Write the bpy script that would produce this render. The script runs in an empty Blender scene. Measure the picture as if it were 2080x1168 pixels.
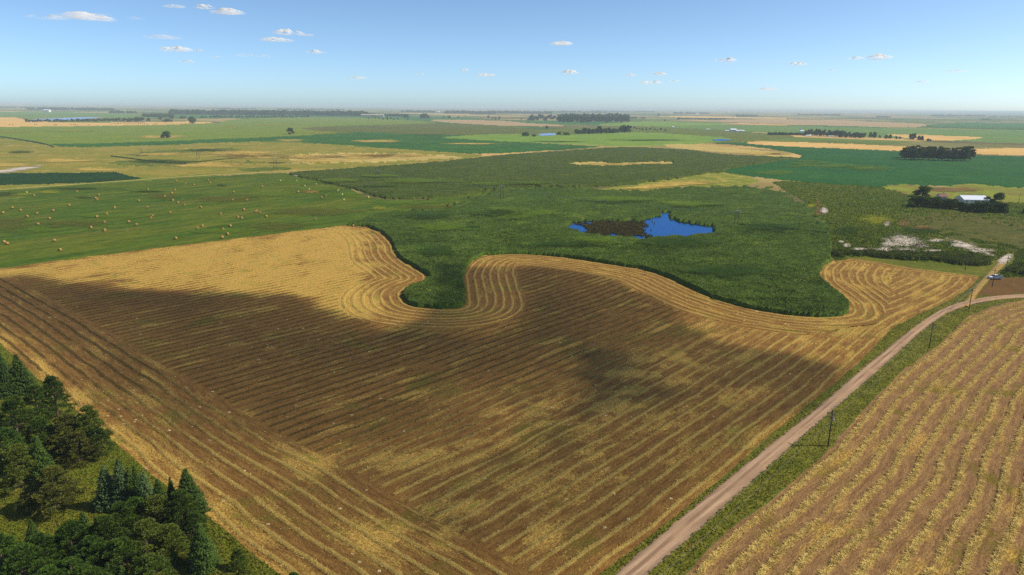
import bpy, math, random
import numpy as np
from mathutils import Vector, Matrix, geometry
random.seed(7); rng = np.random.default_rng(7)
R = math.radians
scene = bpy.context.scene
C = scene.collection

# ---------------------------------------------------------------- camera
H = 90.0                      # flying height of the camera in metres
FPX = 1387.0                  # focal length in photograph pixels (24 mm on a 36 mm frame, 2080 px wide)
W0, H0 = 2080.0, 1168.0
HOR = 217.5                   # row of the true horizon at the picture's centre
PITCH = math.atan((H0/2-HOR)/FPX)
ROLL = R(0.52)
FW = np.array([0, math.cos(PITCH), -math.sin(PITCH)])
U0 = np.array([0, math.sin(PITCH), math.cos(PITCH)])
R0 = np.array([1.0, 0, 0])
RT = math.cos(ROLL)*R0 + math.sin(ROLL)*U0
UP = -math.sin(ROLL)*R0 + math.cos(ROLL)*U0
cam_d = bpy.data.cameras.new('camera'); cam = bpy.data.objects.new('camera', cam_d); C.objects.link(cam)
cam_d.sensor_width = 36; cam_d.lens = 36*FPX/W0; cam_d.clip_start = 0.5; cam_d.clip_end = 200000
M = Matrix(((RT[0], UP[0], -FW[0], 0), (RT[1], UP[1], -FW[1], 0), (RT[2], UP[2], -FW[2], H), (0, 0, 0, 1)))
cam.matrix_world = M
scene.camera = cam

# ---------------------------------------------------------------- sky, sun, exposure
SUN_EL, SUN_AZ = R(43), R(90)         # azimuth clockwise from +Y: the sun stands to the right of the view
w = bpy.data.worlds.new('World'); scene.world = w; w.use_nodes = True
nt = w.node_tree; nt.nodes.clear()
sky = nt.nodes.new('ShaderNodeTexSky'); sky.sky_type = 'NISHITA'; sky.sun_disc = False
sky.sun_elevation = SUN_EL; sky.sun_rotation = SUN_AZ
sky.air_density = 0.5; sky.dust_density = 1.0; sky.ozone_density = 6.0; sky.altitude = 550
bg = nt.nodes.new('ShaderNodeBackground'); bg.inputs[1].default_value = 0.15
wo = nt.nodes.new('ShaderNodeOutputWorld')
gain = nt.nodes.new('ShaderNodeMix'); gain.data_type = 'RGBA'; gain.blend_type = 'MULTIPLY'; gain.inputs[0].default_value = 1.0
gain.inputs[7].default_value = (1.06, 1.03, .87, 1)      # white balance of the camera
nt.links.new(sky.outputs[0], gain.inputs[6]); nt.links.new(gain.outputs[2], bg.inputs[0]); nt.links.new(bg.outputs[0], wo.inputs[0])
SUNV = Vector((math.cos(SUN_EL)*math.sin(SUN_AZ), math.cos(SUN_EL)*math.cos(SUN_AZ), math.sin(SUN_EL)))
sd = bpy.data.lights.new('sun', 'SUN'); sd.energy = 3.6; sd.angle = R(0.55); sd.color = (1.0, 0.92, 0.79)
so = bpy.data.objects.new('sun', sd); C.objects.link(so)
so.rotation_euler = SUNV.to_track_quat('Z', 'Y').to_euler()
scene.view_settings.view_transform = 'Standard'; scene.view_settings.look = 'None'
scene.view_settings.exposure = 0.45; scene.view_settings.gamma = 1.0
scene.render.engine = 'CYCLES'
cy = scene.cycles
cy.use_denoising = False
try: cy.denoiser = 'OPENIMAGEDENOISE'
except Exception: pass
cy.max_bounces = 5; cy.diffuse_bounces = 2; cy.glossy_bounces = 2; cy.transmission_bounces = 2
cy.volume_bounces = 1; cy.transparent_max_bounces = 12
cy.use_adaptive_sampling = False

# ---------------------------------------------------------------- pixel <-> ground
def ray(px, py):
    px = np.asarray(px, float); py = np.asarray(py, float)
    d = FW*FPX + RT*(px[..., None]-W0/2) + UP*(H0/2-py[..., None])
    return d
def G(px, py, z=0.0):
    """ground point (at height z) that the photograph shows at a pixel"""
    d = ray(px, py); t = (z-H)/d[..., 2]
    return d[..., 0]*t, d[..., 1]*t
def g1(px, py, z=0.0):
    x, y = G(np.array(px), np.array(py), z); return float(x), float(y)
def proj(x, y, z=0.0):
    v = np.stack([x, y, np.zeros_like(x)+z-H], -1)
    f = v@FW
    return W0/2+FPX*(v@RT)/f, H0/2-FPX*(v@UP)/f
def ppm(px, py):                     # vertical pixels of the photograph per metre at a ground point
    x, y = g1(px, py); a = proj(np.array(x), np.array(y), 0.0); b = proj(np.array(x), np.array(y), 1.0)
    return float(a[1]-b[1])

# ---------------------------------------------------------------- tagging
def tag(o, label=None, cat=None, group=None, kind=None):
    if label: o['label'] = label
    if cat: o['category'] = cat
    if group: o['group'] = group
    if kind: o['kind'] = kind
    return o
def link(o, parent=None):
    C.objects.link(o)
    if parent: o.parent = parent
    return o
def empty(name, x, y, z=0, rz=0):
    o = bpy.data.objects.new(name, None); o.location = (x, y, z); o.rotation_euler = (0, 0, rz)
    o.empty_display_size = .5
    return link(o)

# ---------------------------------------------------------------- colour and materials
def lin(c, k=1.0):
    out = []
    for v in c:
        v = v/255
        out.append(k*(v/12.92 if v <= .04045 else ((v+.055)/1.055)**2.4))
    return (*out, 1.0)
lin0 = lin
def lin(c, k=1.0):                  # plant and soil colours: the photograph's greens and browns hold little blue
    r, g, b, a = lin0(c, k); return (r, g*.97, b*(.44 if g > r else .62), a)
class NT:
    def __init__(s, name):
        s.m = bpy.data.materials.new(name); s.m.use_nodes = True; s.t = s.m.node_tree; s.t.nodes.clear()
        s.out = s.n('ShaderNodeOutputMaterial')
    def n(s, typ, **k):
        nd = s.t.nodes.new(typ)
        for a, b in k.items(): setattr(nd, a, b)
        return nd
    def l(s, a, b): s.t.links.new(a, b)
    def val(s, sock, v):
        if hasattr(v, 'is_linked') or isinstance(v, bpy.types.NodeSocket): s.l(v, sock)
        else: sock.default_value = v
    def math(s, op, a, b=0.0, c=None, clamp=False):
        nd = s.n('ShaderNodeMath', operation=op, use_clamp=clamp)
        s.val(nd.inputs[0], a); s.val(nd.inputs[1], b)
        if c is not None: s.val(nd.inputs[2], c)
        return nd.outputs[0]
    def mix(s, f, a, b, mode='MIX'):
        nd = s.n('ShaderNodeMix', data_type='RGBA', blend_type=mode, clamp_factor=True)
        s.val(nd.inputs[0], f); s.val(nd.inputs[6], a); s.val(nd.inputs[7], b)
        return nd.outputs[2]
    def sstep(s, v, a, b, lo=0.0, hi=1.0):
        nd = s.n('ShaderNodeMapRange', interpolation_type='SMOOTHSTEP')
        s.val(nd.inputs[0], v); nd.inputs[1].default_value = a; nd.inputs[2].default_value = b
        nd.inputs[3].default_value = lo; nd.inputs[4].default_value = hi
        return nd.outputs[0]
    def noise(s, vec, scale, detail=4, rough=.6, dist=0.0):
        nd = s.n('ShaderNodeTexNoise'); nd.inputs['Scale'].default_value = scale
        nd.inputs['Detail'].default_value = detail; nd.inputs['Roughness'].default_value = rough
        nd.inputs['Distortion'].default_value = dist
        if vec is not None: s.l(vec, nd.inputs['Vector'])
        return nd.outputs[0]
    def mapv(s, vec, scale=(1, 1, 1), rz=0.0, loc=(0, 0, 0)):
        nd = s.n('ShaderNodeMapping', vector_type='POINT'); s.l(vec, nd.inputs[0])
        nd.inputs[1].default_value = loc; nd.inputs[2].default_value = (0, 0, rz); nd.inputs[3].default_value = scale
        return nd.outputs[0]
    def pos(s): return s.n('ShaderNodeNewGeometry').outputs['Position']
    def attr(s, name): return s.n('ShaderNodeAttribute', attribute_name=name)
    def bump(s, h, strength, dist):
        nd = s.n('ShaderNodeBump'); nd.inputs[0].default_value = strength; nd.inputs[1].default_value = dist
        s.l(h, nd.inputs['Height']); return nd.outputs[0]
    def diffuse(s, col, normal=None, rough=.9, spec=.15):
        nd = s.n('ShaderNodeBsdfPrincipled'); s.val(nd.inputs['Base Color'], col)
        nd.inputs['Roughness'].default_value = rough; nd.inputs['Specular IOR Level'].default_value = spec
        if normal is not None: s.l(normal, nd.inputs['Normal'])
        return nd.outputs[0]
    def surf(s, sh): s.l(sh, s.out.inputs['Surface']); return s.m

ROWANG = None
def land_mat(name, c1, c2, c3=None, big=70, mid=14, fine=1.3, bump=.5, bdist=.6, stretch=1.0, ang=0.0, k=1.0, c3a=.56, c3b=.68, vary=.45, gl=.25):
    """soil or plant cover: two tones in large drifts, a third in patches, clumps and fine grain on top"""
    t = NT(name); P = t.pos()
    Ps = t.mapv(P, (1/stretch, 1, 1), 0) if ang == 0 else t.mapv(t.mapv(P, (1, 1, 1), -ang), (1/stretch, 1, 1))
    nb = t.noise(Ps, 1/big, 5, .62, .6); nm = t.noise(Ps, 1/mid, 4, .6, .3); nf = t.noise(Ps, 1/fine, 3, .65)
    a = t.sstep(nb, .38, .62)
    a = t.math('ADD', t.math('MULTIPLY', a, .65), t.math('MULTIPLY', t.sstep(nm, .36, .64), .35))
    col = t.mix(a, lin(c1, k), lin(c2, k))
    if c3:
        n3 = t.math('ADD', t.math('MULTIPLY', t.noise(Ps, 1/(big*.45), 5, .65, .8), .75), t.math('MULTIPLY', nf, .25))
        col = t.mix(t.sstep(n3, c3a, c3b), col, lin(c3, k))
    v = t.sstep(t.math('ADD', t.math('MULTIPLY', nf, .6), t.math('MULTIPLY', nm, .4)), .33, .67, 1-vary, 1+vary)
    hsv = t.n('ShaderNodeHueSaturation'); t.l(col, hsv.inputs['Color']); t.l(v, hsv.inputs['Value'])
    h = t.math('ADD', nf, t.math('MULTIPLY', nm, 1.6))
    return t.surf(t.diffuse(hsv.outputs[0], t.bump(h, bump, bdist), .95, gl*.3))

# ---------------------------------------------------------------- numpy noise
def _h(ix, iy, s):
    v = np.sin(ix*127.1+iy*311.7+s*74.7)*43758.5453
    return v-np.floor(v)
def vn(x, y, s=0):
    ix, iy = np.floor(x), np.floor(y); fx, fy = x-ix, y-iy
    fx = fx*fx*(3-2*fx); fy = fy*fy*(3-2*fy)
    a = _h(ix, iy, s)*(1-fx)+_h(ix+1, iy, s)*fx; b = _h(ix, iy+1, s)*(1-fx)+_h(ix+1, iy+1, s)*fx
    return a*(1-fy)+b*fy
def fbm(x, y, s=0, o=4):
    r = 0; a = .5; t = 0
    for i in range(o):
        r = r+a*vn(x, y, s+i); t += a; a *= .55; x = x*2.03+3.1; y = y*2.03+1.7
    return r/t
def ss(v, a, b):
    t = np.clip((v-a)/(b-a), 0, 1); return t*t*(3-2*t)

# ---------------------------------------------------------------- polygons
def chaikin(p, n=2, closed=True):
    p = np.array(p, float)
    for _ in range(n):
        q = np.roll(p, -1, 0) if closed else p[1:]
        b = p if closed else p[:-1]
        out = np.empty((len(b)*2, 2)); out[0::2] = .75*b+.25*q; out[1::2] = .25*b+.75*q
        if not closed: out = np.vstack([p[:1], out, p[-1:]])
        p = out
    return p
def inside(px, py, poly):
    res = np.zeros(px.shape, bool); x0, y0 = poly.min(0); x1, y1 = poly.max(0)
    m = (px >= x0) & (px <= x1) & (py >= y0) & (py <= y1)
    if not m.any(): return res
    x, y = px[m], py[m]; r = np.zeros(x.shape, bool)
    q = np.roll(poly, -1, 0)
    for (ax, ay), (bx, by) in zip(poly, q):
        if ay == by: continue
        c = ((ay > y) != (by > y))
        r ^= c & (x < (bx-ax)*(y-ay)/(by-ay)+ax)
    res[m] = r; return res
def polydist(x, y, line):
    """distance to a world polyline and the arc length of the nearest point"""
    bd = np.full(x.shape, 1e18); bs = np.zeros(x.shape); s0 = 0.0
    for (ax, ay), (bx, by) in zip(line[:-1], line[1:]):
        dx, dy = bx-ax, by-ay; L2 = dx*dx+dy*dy
        if L2 < 1e-9: continue
        t = np.clip(((x-ax)*dx+(y-ay)*dy)/L2, 0, 1)
        d = (x-ax-t*dx)**2+(y-ay-t*dy)**2
        m = d < bd; bd[m] = d[m]; bs[m] = s0+t[m]*math.sqrt(L2)
        s0 += math.sqrt(L2)
    return np.sqrt(bd), bs
def world_line(pts):
    p = np.array(pts, float); x, y = G(p[:, 0], p[:, 1]); return np.stack([x, y], 1)

# boundary of the reeds against the cut field, left to right
REED = [(700,458),(745,461),(775,473),(795,492),(801,508),(812,526),(845,545),(868,557),(872,566),(862,575),(838,582),(821,592),(815,603),(825,617),(850,625),(900,629),(935,627),(944,617),(945,595),(940,567),(945,547),(960,530),(985,520),(1030,516),(1100,518),(1200,531),(1300,547),(1350,561),(1400,585),(1450,607),(1520,627),(1600,640),(1660,644),(1708,642),(1725,635),(1727,622),(1715,605),(1690,587),(1670,572),(1664,556),(1673,540),(1688,530)]
TOPR = [(1688,530),(1730,525),(1780,532),(1850,545),(1950,556),(1988,560)]
VERGE = [(1988,560),(1972,582),(1930,610),(1860,640),(1810,668),(1780,700),(1719,759),(1560,889),(1374,1047),(1215,1172),(1010,1345)]
LEFT = [(-166,565),(0,697),(63,755),(221,888),(309,965),(418,1045),(520,1131),(640,1222),(890,1430)]
MAIN = [(-166,565),(0,545),(350,500)]+REED+TOPR[1:]+VERGE[1:]+[(890,1430)]+LEFT[-2:0:-1]
RF_EDGE = [(2600,590),(2080,608),(2035,619),(1990,631),(1960,648),(1935,672),(1910,697),(1827,758),(1765,822),(1727,866),(1705,885),(1694,905),(1643,950),(1593,995),(1560,1024),(1478,1080),(1424,1133),(1404,1160),(1200,1340)]
RFIELD = RF_EDGE+[(1200,1760),(3400,1760),(3400,580)]
ROADL = [(1040,1342),(1249,1168),(1374,1060),(1560,908),(1660,830),(1760,742),(1780,728),(1835,681),(1897,636),(1935,619),(1972,609),(2022,601),(2080,598),(2600,590)]
ROADR = [(2600,597),(2080,604.5),(2022,609),(1972,619),(1930,633),(1900,650),(1860,682),(1812,727),(1769,765),(1664,855),(1560,947),(1416,1077),(1311,1168),(1100,1345)]

def P(*c): return list(zip(c[0::2], c[1::2]))
regions = []     # name, polygon, material key, height, smoothing, kind, label/category
def region(name, poly, mat, h=0.0, sm=2, kind='structure', jit=1.0):
    regions.append(dict(name=name, poly=chaikin(poly, sm) if sm else np.array(poly, float), mat=mat, h=h, kind=kind, jit=jit))

MATS = {}
def lm(key, *a, **k): MATS[key] = land_mat(key, *a, **k)
A45 = R(45)
lm('grass', (108,110,50), (86,98,38), (128,112,52), big=25, mid=5, fine=.7, bump=.8, bdist=.4)
lm('verge', (92,98,40), (112,110,50), (128,106,60), big=14, mid=4, fine=.7, bump=.9, bdist=.5)
lm('wheat', (214,174,122), (196,158,108), (222,188,140), big=160, mid=40, fine=6, bump=.2, vary=.12)
lm('tan', (190,168,116), (170,150,98), (138,134,78), big=80, mid=20, fine=4, bump=.3, vary=.2)
lm('darkgreen', (42,84,40), (56,100,46), (84,112,54), big=120, mid=18, fine=3, bump=.5, vary=.25)
lm('lightgreen', (116,128,50), (98,122,48), (150,150,52), big=120, mid=25, fine=4, bump=.4, vary=.2)
lm('palegreen', (122,146,72), (98,132,58), (146,150,84), big=100, mid=20, fine=4, bump=.4, vary=.2)
lm('olivecrop', (96,100,52), (84,92,44), (112,108,60), big=150, mid=25, fine=4, bump=.3, vary=.18)
lm('pasture', (146,130,66), (112,118,52), (176,152,90), big=70, mid=16, fine=2.5, bump=.5, vary=.3, c3a=.54, c3b=.66)
lm('pasturegreen', (84,98,46), (104,110,50), (60,80,40), big=60, mid=14, fine=2.5, bump=.5, vary=.3)
lm('pond_edge', (150,140,90), (120,120,70), big=30, mid=8, fine=2)
lm('fardark', (26,56,26), (32,64,28), (44,72,34), big=60, mid=12, fine=3, bump=.5, vary=.25)
lm('hay', (62,90,26), (92,100,36), (104,96,48), big=45, mid=9, fine=1.4, bump=.5, stretch=4.0, ang=R(52), vary=.36, c3a=.55, c3b=.7)
lm('corn', (66,82,38), (76,88,42), (104,118,42), big=70, mid=9, fine=1.2, bump=1.0, bdist=1.0, stretch=2.2, ang=R(20), vary=.42, c3a=.57, c3b=.72)
lm('soy', (30,80,42), (40,90,44), (66,100,46), big=130, mid=20, fine=3, bump=.4, vary=.16)
lm('soypatch', (124,160,58), (104,146,54), (150,160,80), big=40, mid=10, fine=2, vary=.2)
lm('strawy', (128,132,62), (104,116,52), (178,154,92), big=40, mid=10, fine=1.6, vary=.3, c3a=.5, c3b=.62)
lm('meadow', (74,94,32), (92,100,38), (122,112,50), big=45, mid=9, fine=1.1, bump=.9, bdist=.8, vary=.42, c3a=.56, c3b=.7)
lm('browncrop', (74,82,34), (88,84,40), (66,78,32), big=60, mid=10, fine=1.2, bump=.8, vary=.3)
lm('yard', (132,140,58), (112,120,56), (120,94,70), big=40, mid=9, fine=2, vary=.2, c3a=.5, c3b=.6)
lm('brush', (88,102,58), (70,86,50), (84,92,44), big=20, mid=4, fine=1, bump=1.0, bdist=1.0, vary=.5)
lm('yellowgrass', (104,104,40), (82,94,36), (130,118,52), big=18, mid=5, fine=.9, bump=.8, vary=.35)
lm('brownsoil', (106,76,46), (92,70,40), (116,98,54), big=20, mid=5, fine=.8, bump=.4, vary=.25)
lm('reeds', (74,96,46), (60,82,40), (100,116,60), big=48, mid=7, fine=.7, bump=.7, bdist=.5, vary=.5, c3a=.53, c3b=.68)
lm('deadreeds', (84,76,50), (62,58,38), (78,84,46), big=12, mid=3, fine=.7, bump=1.0, vary=.5)
lm('pinkfield', (176,144,124), (160,138,116), (186,158,134), big=200, mid=50, fine=8, bump=.2, vary=.1)
lm('fargreen', (104,130,82), (86,118,72), (122,140,92), big=200, mid=50, fine=8, bump=.2, vary=.14)
lm('farmid', (66,108,66), (56,98,56), big=200, mid=50, fine=8, bump=.2, vary=.12)
lm('salt', (216,200,186), (188,170,150), (150,140,100), big=10, mid=3, fine=.8, vary=.18, c3a=.5, c3b=.6)

# far to near, later wins
region('wheat_field', P(-900,232, 0,236, 44,240, 60,248, 260,249, 420,246, 440,252, 330,255, 0,258, -900,268), 'wheat', sm=1)
region('far_meadow', P(-900,221.5, 60,226, 300,231, 330,238, 280,242, 60,243, 40,237, -900,231), 'fargreen', sm=1)
region('lake_shore', P(46,245, 62,241, 110,239.5, 190,236.5, 225,239, 140,245.5, 60,248), 'pond_edge', sm=1)
region('far_meadow', P(300,234, 345,231, 740,233, 900,236, 1000,240, 930,246, 700,240, 460,240, 330,242), 'farmid', sm=1)
region('light_green_field', P(-900,268, 0,258, 430,252.5, 480,241, 620,237.5, 760,240, 850,246, 905,249.5, 640,257, 600,262, 715,272, 560,278, 400,284, 200,291, 120,296, 80,291, 0,277, -900,262), 'lightgreen', sm=1)
region('far_stubble_field', P(860,242, 1000,244, 1080,250, 1170,256, 1060,257, 905,249.5), 'pinkfield', sm=1)
region('far_meadow', P(1040,244, 1240,246, 1280,251, 1260,256, 1180,254, 1060,250), 'farmid', sm=1)
region('bright_far_field', P(1275,248, 1330,246.5, 1500,251.5, 1440,256, 1260,256.5, 1200,253.5), 'palegreen', sm=1)
region('far_stubble_field', P(1390,245, 1560,242.5, 1800,247, 1900,254, 1850,259, 1700,256, 1560,251), 'pinkfield', sm=1)
region('far_stubble_field', P(1300,237, 1420,235.5, 1640,241, 1500,241), 'wheat', sm=1)
region('far_green_field', P(1850,256, 1950,248, 2080,250, 2900,262, 2900,268, 2080,262), 'farmid', sm=1)
region('far_green_field', P(1580,254, 1700,255, 1830,260, 1720,262.5, 1600,258), 'farmid', sm=1)
region('far_pasture', P(1280,262, 1500,266, 1900,285, 2080,292, 2900,300, 2900,264, 2080,264, 1900,262, 1700,258, 1500,253, 1300,257), 'fargreen', sm=1)
region('far_tan_field', P(1780,272.5, 1860,273, 1930,276, 2010,279, 1960,284.5, 1890,286), 'wheat', sm=1)
region('olive_crop_field', P(600,260, 905,249.5, 1100,262, 1110,268, 980,275, 900,273, 720,270, 640,264), 'olivecrop', sm=1)
region('pasture', P(1100,262, 1300,256, 1500,266, 1640,278, 1560,284, 1500,290, 1400,292, 1280,298, 1100,290, 1040,272), 'pasturegreen', sm=1)
region('hillside_meadow', P(880,280, 950,274, 1040,272, 1090,276, 1200,271, 1300,267.5, 1400,274, 1500,281, 1460,288, 1380,296, 1280,298, 1180,294, 1060,289, 980,285), 'palegreen', sm=2)
region('pasture', P(-900,305, -900,262, 0,278, 85,293, 140,299.5, 300,296, 480,288, 620,289, 900,309, 1005,314.5, 900,328, 720,341, 520,350, 300,361, 150,373, 0,384, -900,430), 'pasture', sm=1, jit=2)
region('dark_green_field', P(90,292, 200,291.5, 400,284, 560,278, 700,270, 735,267.5, 820,272, 900,280.5, 1060,289, 1180,295, 1235,298, 1090,308, 985,313, 900,309, 640,291, 600,286, 480,287, 300,295.5, 140,299.5), 'darkgreen', sm=1, jit=1.5)
region('dark_patch_field', P(-400,350, 0,352, 235,349.5, 292,364, 180,371.5, 0,376, -400,384), 'fardark', sm=0)
region('pasture_hollow', P(240,315, 300,308, 380,303, 460,301, 500,303, 440,308, 350,310, 290,317), 'pasturegreen', sm=2, jit=3)
region('pasture_hollow', P(210,330, 300,325, 380,331, 500,326, 560,330, 400,338, 250,338), 'pasturegreen', sm=2, jit=4)
region('pasture_hollow', P(746,322, 780,319, 825,319, 800,325, 760,329), 'darkgreen', sm=2, jit=2)
region('pasture_hollow', P(470,345, 520,340, 590,339, 600,344, 520,349), 'pasturegreen', sm=2, jit=2)
region('dry_pasture', P(560,318, 700,308, 900,316, 960,318, 860,326, 700,330, 620,333), 'tan', sm=2, jit=6)
region('hay_meadow', P(-900,460, 0,388, 150,377, 290,367, 520,353, 590,350, 625,362, 700,378, 740,400, 800,407, 870,405, 950,392, 1010,381, 1200,380, 1215,386, 1300,390, 1100,420, 860,470, 760,462, 700,458, 350,500, 0,545, -166,565, -900,640), 'hay', sm=1)
region('dry_knoll', P(-60,395, 20,388, 60,400, 20,408, -60,410), 'pasturegreen', sm=2, jit=3)
region('corn_crop', P(580,351, 720,342, 900,329, 1000,316, 1180,304, 1250,298, 1400,303, 1450,312, 1520,317, 1600,318, 1645,326, 1480,349, 1380,363, 1280,376, 1200,381.5, 1040,381, 1000,388, 900,401, 830,406, 770,403, 735,390, 690,378, 640,366, 598,358), 'corn', h=1.9, sm=1, kind='stuff')
region('dry_strip', P(1155,331, 1200,328.5, 1260,332, 1340,327, 1385,333, 1300,334, 1240,338, 1160,334), 'tan', sm=2, jit=2)
region('dry_strip', P(1340,294, 1380,292, 1440,294, 1500,302, 1600,311, 1626,318, 1560,318.5, 1520,312, 1420,306, 1360,299), 'tan', sm=2, jit=1.5)
region('straw_field', P(1205,386, 1280,376, 1330,368, 1380,362, 1470,348, 1550,365, 1520,379, 1450,379, 1380,379, 1300,388, 1240,389), 'strawy', sm=1, jit=2)
region('soybean_crop', P(1465,346, 1560,330, 1640,320, 1600,308, 1500,294, 1420,291, 1560,288, 1700,300, 1830,308, 1900,313, 2080,318, 2900,330, 2900,425, 2080,388, 2000,384, 1900,376, 1800,381, 1700,375, 1600,367, 1480,353), 'soy', h=.6, sm=1, kind='stuff')
region('tan_strip_field', P(1500,289, 1580,287.5, 1700,291, 1840,298, 1960,303, 2080,300, 2900,306, 2900,330, 2080,317, 1900,309, 1700,301, 1560,296), 'wheat', sm=1)
region('right_meadow', P(1560,365, 1700,374, 1800,380, 2080,387, 2900,420, 2900,640, 2080,592, 1990,562, 1950,556, 1850,545, 1780,532, 1730,525, 1688,530, 1690,490, 1672,450, 1645,415, 1590,385), 'meadow', h=.3, sm=1)
region('weedy_yard', P(1788,376, 1860,374, 1905,383, 1960,371, 2080,383, 2900,410, 2900,440, 2080,414, 1900,402, 1820,390), 'yard', sm=1, jit=2)
region('brown_crop', P(1800,432, 1960,436, 2080,452, 2900,500, 2900,560, 2080,512, 1990,500, 1900,476), 'browncrop', h=.5, sm=2, kind='stuff', jit=16)
region('brush_band', P(1680,512, 1760,512, 1850,518, 1950,518, 2010,530, 2003,541, 1950,536, 1850,529, 1760,521, 1690,522), 'brush', h=1.6, sm=1, kind='stuff', jit=2.5)
region('brush_band', P(2030,546, 2080,540, 2900,600, 2900,620, 2080,561, 2040,553), 'brush', h=1.6, sm=1, kind='stuff', jit=2)
region('yellow_grass', P(1700,524, 1760,522, 1850,530, 1950,537, 2003,541, 2040,520, 2062,512, 2060,540, 2030,556, 1990,566, 1950,556, 1850,545, 1780,532), 'yellowgrass', sm=1, jit=1.5)
region('reed_marsh', REED+P(1690,510, 1685,480, 1668,450, 1645,418, 1600,390, 1540,378, 1450,380, 1380,379, 1300,388, 1205,386, 1100,380, 1000,388, 960,402, 900,424, 800,432, 750,440, 730,452), 'reeds', h=2.1, sm=0, kind='stuff', jit=.5)
region('pond_bed', P(1142,462, 1165,455, 1180,447, 1215,450, 1265,450, 1305,449, 1327,441, 1340,438, 1344,431, 1356,431, 1360,445, 1377,450, 1415,456, 1446,461, 1448,476, 1390,483, 1340,485, 1302,489, 1257,484, 1202,478, 1165,471), 'deadreeds', h=-.5, sm=0, jit=1.8)
region('dead_reeds', P(1180,450, 1215,451, 1260,451, 1300,450, 1308,462, 1303,468, 1325,472, 1318,482, 1270,482, 1230,478, 1190,469), 'deadreeds', h=.7, sm=1, kind='stuff', jit=7)
region('verge', P(2900,585, 2080,590, 1988,560)+VERGE[1:]+P(890,1430, 890,1760, 1200,1760)+RF_EDGE[::-1]+P(2900,590), 'verge', sm=0, jit=1.5)
region('bare_corner', P(1985,600, 1996,584, 2010,570, 2036,565, 2080,562, 2900,575, 2900,588, 2080,595.5, 2020,599), 'brownsoil', sm=0, jit=1.2)
region('grass_clearing', LEFT+P(890,1760, -1200,1760, -1200,300, -400,390), 'grass', sm=0, jit=1.5)
region('main_field', MAIN, 'stubble', sm=0, jit=.6)
region('right_field', RFIELD, 'stubble', sm=0, jit=.8)

# ---------------------------------------------------------------- ground lattice (fine near the camera, coarse far away)
xs = np.concatenate([np.arange(-1200, -24, 24.), np.arange(-24, 2104, 2.2), np.arange(2104, 3300, 24.)])
ts = np.concatenate([np.arange(4.2, 14, .9), np.arange(14, 245, 1.15), np.arange(245, 470, .75), np.arange(470, 985, 1.5), np.arange(985, 1500, 24.)])
XX, TT = np.meshgrid(xs, ts)
dd = FW*FPX + R0*(XX[..., None]-W0/2) + U0*(H0/2-(HOR+TT)[..., None])
tt = -H/dd[..., 2]
GX = (dd[..., 0]*tt).ravel(); GY = (dd[..., 1]*tt).ravel()
PX, PY = proj(GX, GY)
nr, nc = XX.shape
idx = np.arange(nr*nc).reshape(nr, nc)
F = np.stack([idx[:-1, :-1], idx[1:, :-1], idx[1:, 1:], idx[:-1, 1:]], -1).reshape(-1, 4)
fx = PX[F].mean(1); fy = PY[F].mean(1); wx = GX[F].mean(1); wy = GY[F].mean(1)
near = np.clip((fy-200)/300, .15, 1.6)
jx = (fbm(wx/9, wy/9, 1, 3)-.5)*10*near; jy = (fbm(wx/9, wy/9, 9, 3)-.5)*5*near
far = fy < 460
jx[far] = (fbm(fx[far]/9, fy[far]/3, 4, 3)-.5)*14*near[far]; jy[far] = (fbm(fx[far]/9, fy[far]/3, 5, 3)-.5)*5*near[far]
rid = np.full(len(F), -1, int)
for i, r in enumerate(regions):
    jj = r['jit']
    if r['name'] == 'reed_marsh': jj = .5+9*ss(np.where(fy < 470, 470-fy, 0)+np.where((fx > 1640), 30, 0)*(fy < 500), 25, 60)
    rid[inside(fx+jx*jj, fy+jy*jj*(.5 if r['name'] == 'reed_marsh' else 1), r['poly'])] = i
TERR = (fbm(GX/35, GY/35, 21, 3)-.5)*.35
TERR *= 1-ss(-np.hypot((PX-1295)/260, (PY-460)/45), -1.6, -1.0)

def mesh_from(name, V, Fq, attrs=None, smooth=True):
    me = bpy.data.meshes.new(name)
    n = Fq.shape[1]
    me.vertices.add(len(V)); me.vertices.foreach_set('co', np.ascontiguousarray(V, np.float32).ravel())
    me.loops.add(Fq.size); me.loops.foreach_set('vertex_index', np.ascontiguousarray(Fq, np.int32).ravel())
    me.polygons.add(len(Fq)); me.polygons.foreach_set('loop_start', np.arange(0, Fq.size, n, dtype=np.int32))
    me.polygons.foreach_set('loop_total', np.full(len(Fq), n, np.int32))
    if smooth: me.polygons.foreach_set('use_smooth', np.ones(len(Fq), bool))
    for k, v in (attrs or {}).items():
        if v.ndim == 1:
            a = me.attributes.new(k, 'FLOAT', 'POINT'); a.data.foreach_set('value', v.astype(np.float32))
        else:
            a = me.attributes.new(k, 'FLOAT_VECTOR', 'POINT'); a.data.foreach_set('vector', v.astype(np.float32).ravel())
    me.update(calc_edges=True); me.validate()
    return me
def extract(sel):
    f = F[sel]; u, inv = np.unique(f, return_inverse=True)
    return u, inv.reshape(f.shape)
cnt_all = np.bincount(F.ravel(), minlength=nr*nc)
samples_store = {}

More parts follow.
